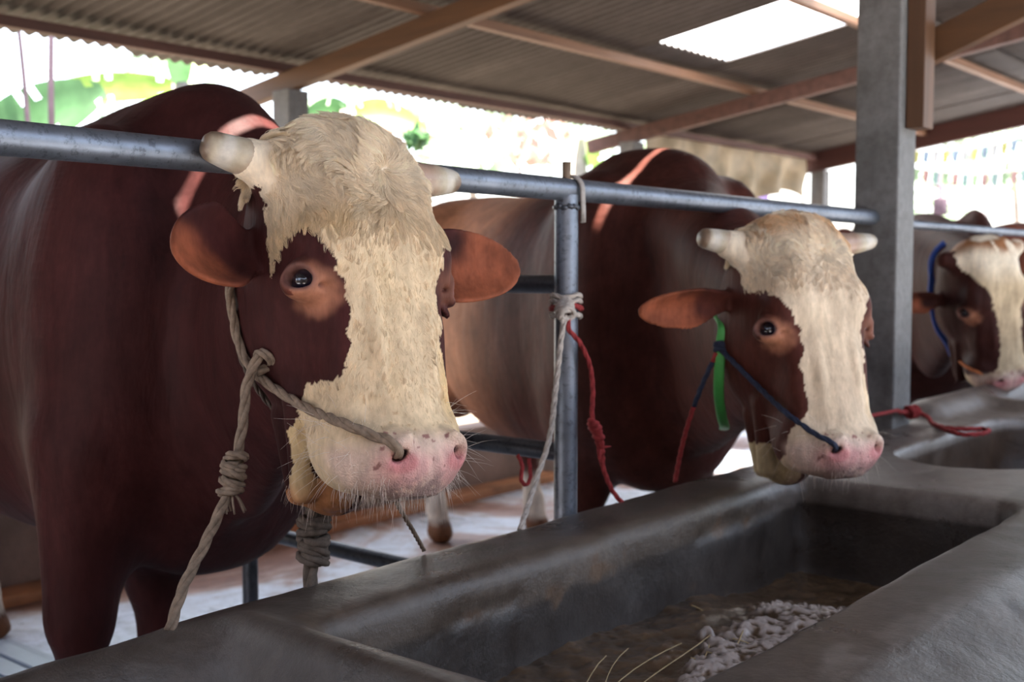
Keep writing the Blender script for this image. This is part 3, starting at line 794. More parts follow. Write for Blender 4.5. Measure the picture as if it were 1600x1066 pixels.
def floor_mat():
    m, N, L, b, _ = new_mat('wet_floor')
    n = tex_noise(N, L, .9, 8, .6, dist=.8); r = ramp(N, L, n.outputs[0], [(.36, (.16, .06, .03)), (.43, (.28, .18, .14)), (.50, (.50, .57, .66)), (.8, (.66, .73, .82))])  # pale blue stops put the sky's reflection into the base colour
    n2 = tex_noise(N, L, 14, 6, .7); r2 = ramp(N, L, n2.outputs[0], [(.3, (.7, .66, .62)), (.65, (1.1, 1.1, 1.1))])
    c = mixc(N, L, 1.0, r.outputs[0], r2.outputs[0], 'MULTIPLY'); L.new(c, b.inputs['Base Color'])
    r3 = ramp(N, L, n.outputs[0], [(.35, (.6, .6, .6)), (.6, (.22, .22, .22))]); L.new(r3.outputs[0], b.inputs['Roughness'])
    bump(N, L, b, n2.outputs[0], .35, .01); return m
FLOOR = floor_mat()
WOOD = simple('rafter_wood', (.100, .042, .014), .6, var=.45, scale=5, bmp=.3, stretch=(3, .25, 3))
WOOD_DARK = simple('old_dark_wood', (.10, .045, .035), .7, var=.4, scale=6, bmp=.3, stretch=(.3, 3, 3))
WOOD_X = simple('purlin_wood', (.18, .088, .048), .6, var=.4, scale=5, bmp=.3, stretch=(.25, 3, 3))
WOOD_RED = simple('red_painted_wood', (.075, .022, .018), .55, var=.3, scale=5, bmp=.2, stretch=(3, .25, 3))
WOOD_Z = simple('plank_wood', (.095, .042, .018), .6, var=.35, scale=6, bmp=.3, stretch=(3, 3, .25))
def roof_mat():
    m, N, L, b, _ = new_mat('weathered_roof_sheet')
    n = tex_noise(N, L, 1.3, 7, .6, stretch=(1.5, .5, 1)); r = ramp(N, L, n.outputs[0], [(.3, (.042, .032, .027)), (.55, (.074, .060, .053)), (.75, (.125, .106, .094))])
    n2 = tex_noise(N, L, 20, 5, .7, stretch=(1.5, .4, 1)); r2 = ramp(N, L, n2.outputs[0], [(.3, (.75, .72, .7)), (.7, (1.1, 1.1, 1.1))])
    L.new(mixc(N, L, 1.0, r.outputs[0], r2.outputs[0], 'MULTIPLY'), b.inputs['Base Color']); b.inputs['Roughness'].default_value = .6; b.inputs['Specular IOR Level'].default_value = .3
    return m
ROOF = roof_mat()
def steel_mat(name, col, rough, metal, var):
    m, N, L, b, _ = new_mat(name)
    n = tex_noise(N, L, 9, 6, .65); r = ramp(N, L, n.outputs[0], [(.3, [x * (1 - var) for x in col]), (.7, [x * (1 + var) for x in col])])
    n2 = tex_noise(N, L, 70, 4, .7); r2 = ramp(N, L, n2.outputs[0], [(.36, (.28, .26, .25)), (.46, (1, 1, 1))])
    L.new(mixc(N, L, .5, r.outputs[0], r2.outputs[0], 'MULTIPLY'), b.inputs['Base Color'])
    b.inputs['Metallic'].default_value = metal
    mr = N.new('ShaderNodeMapRange'); L.new(n2.outputs[0], mr.inputs[0]); mr.inputs[3].default_value = rough + .18; mr.inputs[4].default_value = rough - .05; L.new(mr.outputs[0], b.inputs['Roughness'])
    bump(N, L, b, n2.outputs[0], .12, .002); return m
STEEL = steel_mat('galvanised_steel', (.20, .22, .26), .40, .85, .3)
STEEL_DARK = steel_mat('dirty_dark_steel', (.10, .105, .12), .35, .75, .3)

# ---------------------------------------------------------------- floor, ground, kerb
def sheet(name, x0, x1, y0, y1, z, nx, ny, mat, h=None):
    X, Y = np.meshgrid(np.linspace(x0, x1, nx), np.linspace(y0, y1, ny), indexing='ij')
    P = np.stack([X.ravel(), Y.ravel(), np.full(X.size, z, float)], 1)
    if h is not None: P[:, 2] += h(P)
    i, j = np.meshgrid(np.arange(nx - 1), np.arange(ny - 1), indexing='ij'); a = (i * ny + j).ravel()
    Q = np.stack([a, a + ny, a + ny + 1, a + 1], 1)
    return mesh_obj(name, P, Q, mat)
fl = sheet('floor', -6, 16, -6, 4.12, 0, 200, 110, FLOOR, lambda P: .008 * hash_noise(P, 1.3, 4) - .004)
tag(fl, 'wet concrete stall floor with brown muck stains', None, kind='structure')
gm = simple('sunlit_yard_ground', (.13, .105, .08), .9, var=.3, scale=2, bmp=.3)
gr = sheet('ground', -40, 70, 4.12, 75, -.03, 120, 90, gm, lambda P: .05 * hash_noise(P, .4, 5))
tag(gr, 'pale dry yard ground beyond the stalls', None, kind='structure')
gr2 = sheet('ground', -40, 70, -60, -6, -.03, 10, 10, simple('alley_ground', (.20, .18, .16), .9, var=.2, scale=2))
tag(gr2, 'dry ground on the alley side of the shed', None, kind='structure')
kerb_m = simple('muddy_kerb', (.20, .13, .10), .75, var=.5, scale=3, bmp=.5, bdist=.02)
mb = MB(); mb.box((-4, 4.12, -.02), (6.6, 4.30, .34), bev=.02)
tag(mb.build('trim_1', kerb_m), 'low muddy kerb wall closing the back of the stalls', None, kind='structure')
mb = MB(); mb.box((-4, 3.96, -.02), (5.2, 4.10, .035), bev=.012)
tag(mb.build('trim_2', simple('orange_brick_edge', (.34, .14, .06), .7, var=.5, scale=4)), 'orange brown gutter edging at the foot of the kerb', None, kind='structure')
wall_m = simple('blocker_plaster', (.16, .13, .11), .85, var=.3, scale=1.5)
mb = MB(); mb.box((-6, -2.75, 0), (14, -2.6, WALL_H)); mb.box((-6, -2.75, WALL_H), (OPEN_X, -2.6, 3.3)); mb.box((-2.7, -2.6, 0), (-2.55, 1.0, 3.2)); tag(mb.build('wall_front_blocker', wall_m, smooth=False), 'added unseen alley wall that steers the light from the front', None, kind='structure')  # unseen wall, added so light comes in high and from the right
mb = MB(); mb.box((-6.15, -2.75, 0), (-6, 5.4, 3.2)); tag(mb.build('wall_left_blocker', wall_m, smooth=False), 'added unseen wall that darkens the left end of the shed', None, kind='structure')  # out of view, added to keep light off the left side
mb = MB(); mb.box((-4, 4.12, 0), (.85, 4.28, 2.1)); tag(mb.build('wall_back_blocker', wall_m, smooth=False), 'added unseen wall that shades the flank of the nearest bull', None, kind='structure')  # out of view, added to cut sky glow on the nearest flank
# grooves in the slab at the far left
gv = simple('groove_grime', (.03, .025, .03), .5)
grid_mat = simple('rubber_mat', (.20, .24, .30), .35, var=.2, scale=6, bmp=.1)
mb = MB()
for k in range(14): mb.box((.55 + k * .085, 2.7, .012), (.622 + k * .085, 3.55, .026), bev=.006)
mb.box((.53, 2.68, .0), (1.76, 3.57, .014))
tag(mb.build('ribbed_floor_mat', grid_mat, smooth=False, origin=(1.1, 3.1, 0)), 'bluish ribbed rubber mat on the floor behind the nearest bull', 'mat')
# a stick lying on the floor
pts = [(2.46, 3.02, .02), (2.52, 2.92, .03), (2.58, 2.86, .022), (2.66, 2.76, .03), (2.70, 2.70, .02)]
tag(MB().tube(spline(pts, 5), .010, 7).build('stick', WOOD_DARK, origin=(2.58, 2.86, 0)), 'thin dark stick lying on the pale wet floor', 'stick')

# ---------------------------------------------------------------- the trough
RIM = .67
def trough():
    xs = grid_axis(-1.2, 11.2, .7, 4.6, .013, .05); ys = np.arange(.10, 1.66, .013); zs = np.arange(.02, .76, .012)
    F_ = Field(xs, ys, zs)
    def body(P):
        # near flank slopes away, far flank is steep
        x, y, z = P.T
        c = np.array([0, .90, .30]); b = np.array([0, .605, .372]); rr = np.where(y > .9, .045, .10)
        qy = np.abs(y - c[1]) - (b[1] - rr); qz = np.abs(z - c[2]) - (b[2] - rr)
        d = np.hypot(np.maximum(qy, 0), np.maximum(qz, 0)) + np.minimum(np.maximum(qy, qz), 0) - rr
        slope = (z - .672) * .93 + (.60 - y) * .36 * (y < .60)                        # falling near shoulder
        d = np.maximum(d, slope - .0)
        return d + .004 * hash_noise(P, 5, 3) + .002 * hash_noise(P, 22, 3)
    F_.V[:] = body(F_._pts(tuple([slice(None)] * 3))).reshape(F_.V.shape)
    def cavity(x0, x1, y0, y1, zb, r=.05, bulge=0.0, slopey=0.0, k=.03, ns=.004, rim=0.0):
        def fn(P):
            x, y, z = P.T
            yy0 = y0 - slopey * np.maximum(z - zb, 0); yy1 = y1 + slopey * np.maximum(z - zb, 0)
            qx = np.abs(x - (x0 + x1) / 2) - (x1 - x0) / 2 + r; qy = np.abs(y - (yy0 + yy1) / 2) - (yy1 - yy0) / 2 + r
            qz = np.maximum(zb - z, -1) + r
            m = np.maximum(np.stack([qx, qy, qz]), 0); d = np.sqrt((m ** 2).sum(0)) + np.minimum(np.maximum(np.maximum(qx, qy), qz), 0) - r
            return d + ns * hash_noise(P, 12, 7)
        F_.apply(fn, (x0 - .3, y0 - .3, zb - .05), (x1 + .3, y1 + .3, 1), k, 'cut')
    cavity(1.10, 2.71, .765, 1.305, .385, .05, k=.045)
    cavity(3.13, 4.35, .87, 1.275, .36, .20, k=.035)
    cavity(4.75, 6.2, .80, 1.30, .40, .08, k=.035); cavity(6.6, 8.1, .80, 1.30, .40, .08, k=.035); cavity(8.5, 10.8, .8, 1.3, .4, .08, k=.035)
    cavity(-3.0, .985, .74, 1.33, .42, .12, slopey=.42, k=.09)
    # raised upstands
    F_.cone((1.045, 1.40, .655), .030, (1.045, .70, .655), .033, k=.03)
    F_.cone((4.05, 1.47, .665), .075, (11.5, 1.47, .665), .075, k=.05)
    F_.cone((4.52, 1.45, .665), .05, (4.52, .7, .645), .05, k=.05)
    # broken lip along the stall side
    def crumble(P):
        x, y, z = P.T; w = np.exp(-((y - 1.315) / .03) ** 2 - ((z - .600) / .024) ** 2) * ((x > 1.15) & (x < 2.62))
        a_ = sstep(.15, .5, hash_noise(P * (1, 0, 1), np.array([9, 1, 30.]), 61) + .35 * hash_noise(P, 55, 62))
        return w * a_ * (.010 + .005 * hash_noise(P, 80, 63)) * -1
    F_.apply(crumble, (1.1, 1.25, .54), (2.7, 1.38, .66), 0, 'bump')
    V, Q = F_.mesh(); keep = V[Q].mean(1)[:, 2] > .035; Q = Q[keep]
    o = mesh_obj('feeding_trough', V, Q, TROUGH, None, True, (2.0, .9, 0))
    n1 = hash_noise(V, 3, 2); n2 = hash_noise(V, 16, 6); n3 = hash_noise(V, 50, 8)
    c = np.ones((len(V), 3)) * 1.0
    x, y, z = V.T
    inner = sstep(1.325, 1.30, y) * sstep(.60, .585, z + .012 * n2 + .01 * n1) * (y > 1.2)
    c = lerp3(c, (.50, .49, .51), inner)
    lip = (y > 1.27) * (y < 1.36) * (z > .58) * (x < 2.55) * (x > 1.1) * (1 - inner); c = lerp3(c, (1.25, 1.15, 1.02), lip * .8)                                              # darker wall under the lighter plaster lip
    drib = inner * (hash_noise(V * (1, 1, .05), 34, 5) > .5); c = lerp3(c, (.36, .30, .27), drib * .7)
    bare = sstep(.25, .45, n2 + .6 * sstep(.03, .0, np.abs(z - .60)) + .3 * n3 - .55) * (y > 1.28) * (y < 1.36) * (x > 1.2) * (x < 2.6); c = lerp3(c, (1.35, 1.05, .80), bare)
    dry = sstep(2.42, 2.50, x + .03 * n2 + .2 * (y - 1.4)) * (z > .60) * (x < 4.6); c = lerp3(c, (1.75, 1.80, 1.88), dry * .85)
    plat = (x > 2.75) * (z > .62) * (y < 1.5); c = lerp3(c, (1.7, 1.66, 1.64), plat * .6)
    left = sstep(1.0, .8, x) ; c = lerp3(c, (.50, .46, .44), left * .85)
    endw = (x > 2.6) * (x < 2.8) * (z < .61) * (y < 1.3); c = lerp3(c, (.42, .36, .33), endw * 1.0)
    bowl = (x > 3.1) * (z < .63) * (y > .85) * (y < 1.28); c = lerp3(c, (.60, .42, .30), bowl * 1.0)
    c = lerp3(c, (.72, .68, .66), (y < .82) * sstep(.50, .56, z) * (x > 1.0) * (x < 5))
    wet = sstep(.1, .4, hash_noise(V, np.array([5, 14, 9.]), 31) + .4 * n2) * (y < .8); c = lerp3(c, (.50, .44, .40), wet * .5)
    dk = np.exp(-((x - 1.60) / .06) ** 2 - ((y - 1.45) / .05) ** 2) * (z > .6); c = lerp3(c, (.45, .38, .33), sstep(.2, .5, dk + .2 * n2 + .2 * n3))
    scuff_glint = (hash_noise(V * (1, 1, 1), np.array([3, 22, 6.]), 11) > .35) & (y < .8) & (y > .4) & (z > .56) & (n2 > -.1) & (x > 1.2)  # pale scuffs, with the rim's bluish sky highlights painted in
    c = lerp3(c, (1.55, 1.6, 1.68), scuff_glint * .55)
    c *= (1 + .12 * n1 + .08 * n2 + .05 * n3)[:, None]
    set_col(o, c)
    tag(o, 'long grey concrete feeding trough with rounded rim and dividers in front of the bulls', 'trough')
    return o
trough()

tag(MB().tube(spline([(2.42, .765, .640), (2.36, .72, .652), (2.25, .66, .654), (2.10, .60, .648), (1.93, .54, .636)], 8), .0016, 6).build('thin_wire', simple('rusty_wire', (.05, .03, .025), .5), origin=(2.25, .66, .65)), 'thin rusty wire lying across the near rim of the trough', 'wire')
# feed in the trough
def feed():
    nx, ny = 420, 160
    X, Y = np.meshgrid(np.linspace(1.08, 2.73, nx), np.linspace(.735, 1.325, ny), indexing='ij'); P = np.stack([X.ravel(), Y.ravel(), np.zeros(X.size)], 1)
    n = .7 * hash_noise(P, 75, 1) + .5 * hash_noise(P, 130, 9); n2 = hash_noise(P, 28, 2); n3 = hash_noise(P, 6, 3)
    x, y = P[:, 0], P[:, 1]
    m = sstep(2.55, 2.15, x + .25 * (y - 1.0))
    pale = np.exp(-(((x - 1.98 - .9 * (y - .93)) / .38) ** 2 + ((y - .93) / .19) ** 2) * 1.2); pale = sstep(.22, .5, pale + .16 * n2 + .10 * n3 + .1 * n)
    P[:, 2] = .422 + .050 * m + .012 * n3 + .006 * n2 + pale * (.014 + .005 * np.maximum(n, -.2) + .004 * n2) + .0025 * n
    i, j = np.meshgrid(np.arange(nx - 1), np.arange(ny - 1), indexing='ij'); a = (i * ny + j).ravel(); Q = np.stack([a, a + ny, a + ny + 1, a + 1], 1)
    mt = vc_mat('wet_feed', .30, .5, nscale=90, bmp=.6)
    o = mesh_obj('feed_mash', P, Q, mt, None, True, (1.9, 1.0, .4))
    c = np.tile([.080, .048, .026], (len(P), 1)) * (1 + .5 * n2 + .25 * n)[:, None]
    c = lerp3(c, (.40, .34, .31), pale * sstep(-.25, .2, n + .3 * n2)); set_col(o, np.clip(c, .01, .8))
    tag(o, 'wet brown and grey feed mash lying on the bottom of the trough', 'feed', kind='stuff')
feed()
straw_m = simple('straw', (.48, .36, .19), .6, var=.3, scale=20, bmp=0)
random.seed(3)
for k in range(26):
    if k < 6:
        x = 1.58 + k * .06; y = 1.15 - .02 * k; a = .30 + random.uniform(-.15, .2); L_ = random.uniform(.18, .34)
    elif k < 18: x = random.uniform(1.6, 1.95); y = random.uniform(.85, 1.0); a = random.uniform(-.2, 2.4); L_ = random.uniform(.06, .18)
    else: x = random.uniform(1.6, 2.4); y = random.uniform(.82, 1.25); a = random.uniform(0, 3.1); L_ = random.uniform(.03, .09)
    z = .484
    d = np.array([math.cos(a), math.sin(a), 0]); q = np.array([-d[1], d[0], 0])
    if k >= 18: z = .478
    P = [np.array([x, y, z]) + d * L_ * t + q * .012 * math.sin(3 * t + k) * (L_ / .2) + np.array([0, 0, .006 * math.sin(3.1 * t)]) for t in np.linspace(-.5, .5, 7)]
    P = [p for p in P]
    for p in P: p[1] = min(max(p[1], .79), 1.285)
    o = MB().tube(P, random.uniform(.0009, .0016), 5).build('straw_stalk', straw_m, origin=(x, y, z))
    tag(o, 'thin dry straw stalk lying loose on the wet feed in the trough', 'straw', 'straw stalks scattered on the feed')

# ---------------------------------------------------------------- rail and stall dividers
def pipe(name, a, b, r, mat, label=None, n=28, parent=None, origin=None, group=None, cat='rail', wob=0):
    P = np.linspace(np.array(a, float), np.array(b, float), 40)
    if wob: P[:, 2] += wob * np.sin(np.linspace(0, 7, 40))
    o = MB().tube(P, r, n).build(name, mat, parent, origin=origin if origin is not None else tuple((np.array(a) + np.array(b)) / 2), auto=40)
    if label: tag(o, label, cat, group)
    return o
RY, RZ = 1.54, 1.372
pipe('top_rail', (-1.5, RY, RZ + .012), (3.78, RY, RZ - .003), .025, STEEL, 'thick grey steel top rail running in front of the two nearest bulls')
pipe('thin_top_rail', (3.78, RY + .05, 1.362), (10.5, RY + .05, 1.362), .0165, STEEL, 'thinner pale steel rail starting right of the concrete column')
# the divider between the nearest and middle bulls
dv = empty('stall_divider', (2.035, RY, 0)); tag(dv, 'steel pipe stall divider with upright front post between the nearest and middle bulls', 'divider')
def part_pipe(name, a, b, r, mat, parent): 
    o = pipe(name, a, b, r, mat); o.parent = parent; o.location = Vector(o.location) - Vector(parent.location); return o
part_pipe('front_post', (2.035, RY, 0), (2.035, RY, RZ - .01), .0262, STEEL, dv)
mb = MB(); mb.tube([(2.035, RY, RZ + .015), (2.035, RY, RZ + .062)], .0095, 12); o = mb.build('pipe_stub', simple('brown_stub', (.20, .13, .08), .6), dv); o.location = -Vector(dv.location)
for z in (1.165, .79, .45): part_pipe('cross_rail', (2.035, RY + .01, z), (2.035, 2.68, z), .0205, STEEL_DARK, dv)
part_pipe('back_post', (2.035, 2.68, 0), (2.035, 2.68, 1.20), .0225, STEEL_DARK, dv)
# welded strap holding the rail to the post
mb = MB(); arc = [(2.052, RY + .032 * math.cos(t), RZ - .0 + .032 * math.sin(t)) for t in np.linspace(-1.2, math.pi + .1, 16)]
arc += [(2.056, RY - .031, RZ - .045), (2.06, RY - .028, RZ - .07)]
mb.tube(arc, .0085, 8, flat=.45); mb.build('strap', simple('rusty_strap', (.34, .30, .27), .6, metal=.3, var=.4, scale=40), dv).location = -Vector(dv.location)
mb = MB()
for t in np.linspace(0, 6.28, 14): mb.tube([(2.035 + .027 * math.cos(t), RY + .027 * math.sin(t), RZ - .036 + .004 * math.sin(5 * t)), (2.035 + .027 * math.cos(t + .5), RY + .027 * math.sin(t + .5), RZ - .038)], .0055, 6)
mb.build('weld_bead', STEEL_DARK, dv).location = -Vector(dv.location)
pipe('steel_post', (5.2, RY + .05, 0), (5.2, RY + .05, 1.348), .013, STEEL, 'thin steel post under the pale rail beside the third bull', origin=(5.2, RY + .05, 0), cat='post')

# ---------------------------------------------------------------- columns, rafters, roof
mb = MB(); mb.box((3.715, 1.455, .55), (3.865, 1.605, 3.05), bev=.008)
tag(mb.build('concrete_column', COLUMN, origin=(3.79, 1.53, .55), smooth=False), 'large square grey concrete column standing on the trough beside the third bull', 'column')
pl = empty('wooden_post', (3.805, 1.42, 1.66)); tag(pl, 'brown wooden post bolted to the front of the large concrete column', 'post')
o = MB().box((3.76, 1.393, 1.66), (3.85, 1.453, 3.0), bev=.004).build('timber', WOOD_Z, pl, smooth=False); o.location = -Vector(pl.location)
o = MB().tube([(3.845, 1.42, 1.81), (3.885, 1.415, 1.81)], .007, 10).tube([(3.872, 1.42, 1.81), (3.882, 1.415, 1.81)], .014, 6).build('bolt', STEEL_DARK, pl, auto=30); o.location = -Vector(pl.location)
def rz(y): return 2.16 + .15 * (5 - y)       # underside of the rafters
def beam(name, a, b, w, h, mat, label, cat, group=None, bev=.004):
    """a straight timber from a to b (centres of the underside), width w, height h"""
    a = Vector(a); b = Vector(b); d = (b - a); L_ = d.length; d.normalize()
    s = d.cross(Vector((0, 0, 1))).normalized(); u = s.cross(d)
    R = np.array([d, s, u]).T
    mb = MB(); mb.box((0, -w / 2, 0), (L_, w / 2, h), R=R, c=a, bev=bev)
    o = mb.build(name, mat, smooth=False, origin=tuple(a)); tag(o, label, cat, group); return o
for X, y1, m_, lab in ((.85, .2, WOOD, 'brown timber rafter over the nearest bull beyond the left of the view'), (4.10, 1.35, WOOD, 'orange brown timber rafter with a bare end resting on the far column'),
                  (7.42, .2, WOOD_DARK, 'dark brown timber rafter crossing behind the large concrete column'), (10.72, .2, WOOD_RED, 'reddish rafter closing the far end of the roof')):
    beam('roof_rafter', (X, 5.38, rz(5.38)), (X, y1, rz(y1)), .07, .105 if X < 10 else .185, m_, lab, 'rafter')
beam('roof_brace', (3.895, 1.55, 1.83), (3.895, -.4, 1.83 + 1.95 * .38), .055, .105, WOOD, 'thick brown timber rising steeply from the post on the large concrete column', 'brace')
for X, lab in ((.85, 'square concrete column at the far left of the stall back'), (4.12, 'square grey concrete column at the back holding the bare rafter end'), (7.45, 'concrete column behind the middle bull, mostly hidden by its hump'), (10.78, 'pale concrete column at the far end of the shed beside the hanging tarpaulin')):
    mb = MB(); mb.box((X - .07, 4.94, -.02), (X + .07, 5.08, rz(5.0) + .01), bev=.006); tag(mb.build('concrete_column', COLUMN, origin=(X, 5.01, 0), smooth=False), lab, 'column')
PUR = [(5.02, WOOD_DARK, 'dark eave purlin under the edge of the roof sheets'), (3.95, WOOD_X, 'pinkish brown purlin crossing the roof below the skylight'), (2.80, WOOD_X, 'pinkish brown purlin crossing behind the top of the skylight'), (1.7, WOOD_X, 'purlin above the front rail')]
for y, m_, lab in PUR:
    beam('roof_purlin', (-1.5, y, rz(y) + .108), (10.9, y, rz(y) + .108), .05, .05, m_, lab, 'purlin')
def rs(y): return rz(y) + .178 + .02
SKY = (5.47, 6.30, .9, 3.86)     # skylight x0 x1 y0 y1
def slot_at(x): return (1.80 + .005 * (x - 1.5), 1.832 + .005 * (x - 1.5))     # gap between the sheets that lets the sun in
def corr(x0, x1, y0, y1, dz=0.0, per=.076, amp=.010, name='ceiling', mat=None, step=.0095):
    xs = np.arange(x0, x1 + 1e-6, step); ys = np.linspace(y0, y1, max(2, int((y1 - y0) / .25)))
    X, Y = np.meshgrid(xs, ys, indexing='ij'); Z = rs(Y) + dz + amp * np.sin(X * 2 * math.pi / per) + .004 * np.sin(Y * 3 + X)
    P = np.stack([X.ravel(), Y.ravel(), Z.ravel()], 1); nx, ny = X.shape
    i, j = np.meshgrid(np.arange(nx - 1), np.arange(ny - 1), indexing='ij'); a = (i * ny + j).ravel(); Q = np.stack([a, a + ny, a + ny + 1, a + 1], 1)
    return P, Q
VV = []; QQ = []; off = 0
def addsheet(*a, **k):
    global off
    P, Q = corr(*a, **k); VV.append(P); QQ.append(Q + off); off += len(P)
W_ = .83; x = -1.62; k = 0; ROOF_Y0 = ROOF_END
while x < 11.2:
    x1 = min(x + W_ + .04, 11.25); dz = .004 * (k % 2)
    sky_here = abs(x + W_ / 2 - (SKY[0] + SKY[1]) / 2) < .42
    lo = SKY[3] - .10 if sky_here else 2.35
    slot = (x1 < 4.3 and x1 > .4)
    if sky_here:
        addsheet(x, x1, lo, 5.34 + .03 * math.sin(k * 2.3), dz); addsheet(x, x1, ROOF_Y0, 2.36, dz)
        skx = (x, x1)
    elif slot:
        SLOT = slot_at((x + x1) / 2)
        if x < 1.30: addsheet(x, 1.36, SLOT[0] - .06, SLOT[1] + .06, .025)
        if 1.6 < x < 2.6: addsheet(max(x, 1.86), min(x1, 2.84), SLOT[0] - .06, SLOT[1] + .06, .025)
        addsheet(x, x1, SLOT[1], 5.34 + .03 * math.sin(k * 2.3), dz); addsheet(x, x1, ROOF_Y0, SLOT[0], dz + .012)
    else:
        addsheet(x, x1, 2.6, 5.34 + .03 * math.sin(k * 2.3), dz); addsheet(x, x1, ROOF_Y0, 2.75, dz + .014)
    x += W_; k += 1
ro = mesh_obj('ceiling', np.concatenate(VV), np.concatenate(QQ), ROOF); sm = ro.modifiers.new('thickness', 'SOLIDIFY'); sm.thickness = .003
tag(ro, 'weathered corrugated roof sheets seen from below', None, kind='structure')
def skylight_mat():
    m = bpy.data.materials.new('translucent_sheet'); m.use_nodes = True; m.node_tree.nodes.clear(); N, L = nodes(m); out = N.new('ShaderNodeOutputMaterial')
    n = tex_noise(N, L, 7, 6, .7); r = ramp(N, L, n.outputs[0], [(.33, (.05, .035, .03)), (.43, (.80, .81, .84)), (.7, (.95, .95, .95))])
    t = N.new('ShaderNodeBsdfTranslucent'); L.new(r.outputs[0], t.inputs[0]); p = N.new('ShaderNodeBsdfTransparent'); L.new(r.outputs[0], p.inputs[0])
    mx = N.new('ShaderNodeMixShader'); mx.inputs[0].default_value = .35; L.new(t.outputs[0], mx.inputs[1]); L.new(p.outputs[0], mx.inputs[2]); L.new(mx.outputs[0], out.inputs[0]); return m
P, Q = corr(skx[0], skx[1], 2.3, SKY[3], .03)
o = mesh_obj('skylight_sheet', P, Q, skylight_mat(), origin=(5.9, 3.0, rs(3.0))); tag(o, 'bright white translucent roof sheet with stray leaves on it', 'skylight')
# ---------------------------------------------------------------- ropes
from mathutils.bvhtree import BVHTree
BV = {k: BVHTree.FromPolygons([Vector(v) for v in r[3].tolist()], [tuple(p.vertices) for p in r[0].data.polygons]) for k, r in HFS.items()}
def snap(k, pts, off, nmax=.08):
    """lay points on an animal's coat"""
    if k not in BV: return [tuple(p) for p in pts]
    out = []
    for p in pts:
        loc, nr, _, d = BV[k].find_nearest(Vector(p))
        out.append(tuple(loc + nr * off) if loc is not None and d < nmax else tuple(p))
    return out
def rope_mat(name, col, var=.4):
    return simple(name, col, .8, var=var, scale=90, bmp=.5, bdist=.002, spec=.2)
GREY_ROPE = rope_mat('grey_brown_rope', (.22, .16, .115)); WHITE_ROPE = rope_mat('white_rope', (.46, .40, .35)); RED_ROPE = rope_mat('red_rope', (.28, .035, .035))
DARK_ROPE = rope_mat('dark_blue_cord', (.028, .034, .06)); BROWN_ROPE = rope_mat('brown_wet_rope', (.11, .085, .068)); GREEN_BAND = simple('green_band', (.06, .34, .07), .45, var=.2, bmp=0)
BLUE_BAND = simple('blue_band', (.02, .08, .40), .45, var=.2, bmp=0); ORANGE_ROPE = rope_mat('orange_cord', (.50, .16, .06))
def strand_rope(mb, pts, r, strands=3, pitch=7.0, n=8):
    P = spline(pts, 14); L_ = np.r_[0, np.cumsum(np.linalg.norm(np.diff(P, axis=0), axis=1))]
    m = max(12, int(L_[-1] / (r * .9))); s = np.linspace(0, L_[-1], m); P = np.stack([np.interp(s, L_, P[:, k]) for k in range(3)], 1)
    T = np.gradient(P, axis=0); T /= np.linalg.norm(T, axis=1)[:, None] + 1e-9
    u = np.array([.3, .2, .9]); U = []
    for t in T: u = u - (u @ t) * t; u /= np.linalg.norm(u); U.append(u)
    U = np.array(U); W_ = np.cross(T, U)
    for k in range(strands):
        a = 2 * math.pi * (k / strands + s / (pitch * r * 2)); Q = P + (np.cos(a)[:, None] * U + np.sin(a)[:, None] * W_) * r * .48
        mb.tube(Q, r * .60, n)
    return mb
def knot(mb, c, axis, R, r, turns=3, length=.03, seed=0, messy=.25):
    rn = np.random.default_rng(seed); ax = np.array(axis, float); ax /= np.linalg.norm(ax); u = np.cross(ax, (.3, .9, .2)); u /= np.linalg.norm(u); w = np.cross(ax, u)
    for k in range(turns):
        o = (k / max(1, turns - 1) - .5) * length; tilt = rn.uniform(-1, 1, 2) * messy; ph = rn.uniform(0, 6)
        pts = [np.array(c) + ax * (o + R * (tilt[0] * math.cos(t) + tilt[1] * math.sin(t)) + .3 * length / turns * t / 6) + (math.cos(t + ph) * u + math.sin(t + ph) * w) * R * (1 + .08 * rn.normal()) for t in np.linspace(0, 6.6, 12)]
        strand_rope(mb, pts, r, 3, 6, 6)
    return mb

# nearest bull: cord through the nose and round the poll
hA = Frame(R1, T1)
nose = [tuple(hA.to((.054, .058, -.330))), tuple(hA.to((.070, .080, -.326))), tuple(hA.to((.084, .080, -.312)))] + snap('a', [(1.161, 1.224, .951), (1.138, 1.267, .97), (1.150, 1.365, .985), (1.160, 1.451, 1.009), (1.157, 1.503, 1.04), (1.150, 1.527, 1.081), (1.15, 1.538, 1.127), (1.158, 1.55, 1.165)], .008) + [(1.20, 1.60, 1.24)]
o = strand_rope(MB(), nose, .0078).build('nose_rope', GREY_ROPE, origin=nose[1]); tag(o, 'twisted grey rope through the nostril of the nearest bull and up behind its ear', 'rope')
th = snap('a', [(1.155, 1.53, 1.10), (1.165, 1.53, 1.054), (1.20, 1.56, .988), (1.235, 1.58, .922), (1.25, 1.60, .86), (1.33, 1.62, .83)], .006, .12)
o = strand_rope(MB(), th, .0055).build('jaw_rope', BROWN_ROPE, origin=th[0]); tag(o, 'thin dark cord running along the jaw of the nearest bull', 'rope')
lead = [(1.140, 1.470, 1.065), (1.127, 1.485, 1.018), (1.118, 1.485, .958), (1.105, 1.485, .903), (1.097, 1.485, .874), (1.079, 1.485, .835), (1.043, 1.485, .777), (1.001, 1.480, .721), (.962, 1.462, .664)]
le = empty('lead_rope', (1.09, 1.485, .67)); tag(le, 'grey lead rope with a frayed knot hanging from the nose rope down to the trough', 'rope')
def child(mb, name, mat, parent):
    o = mb.build(name, mat, parent); o.location = -Vector(parent.location); return o
child(strand_rope(MB(), lead, .0085), 'rope_line', GREY_ROPE, le)
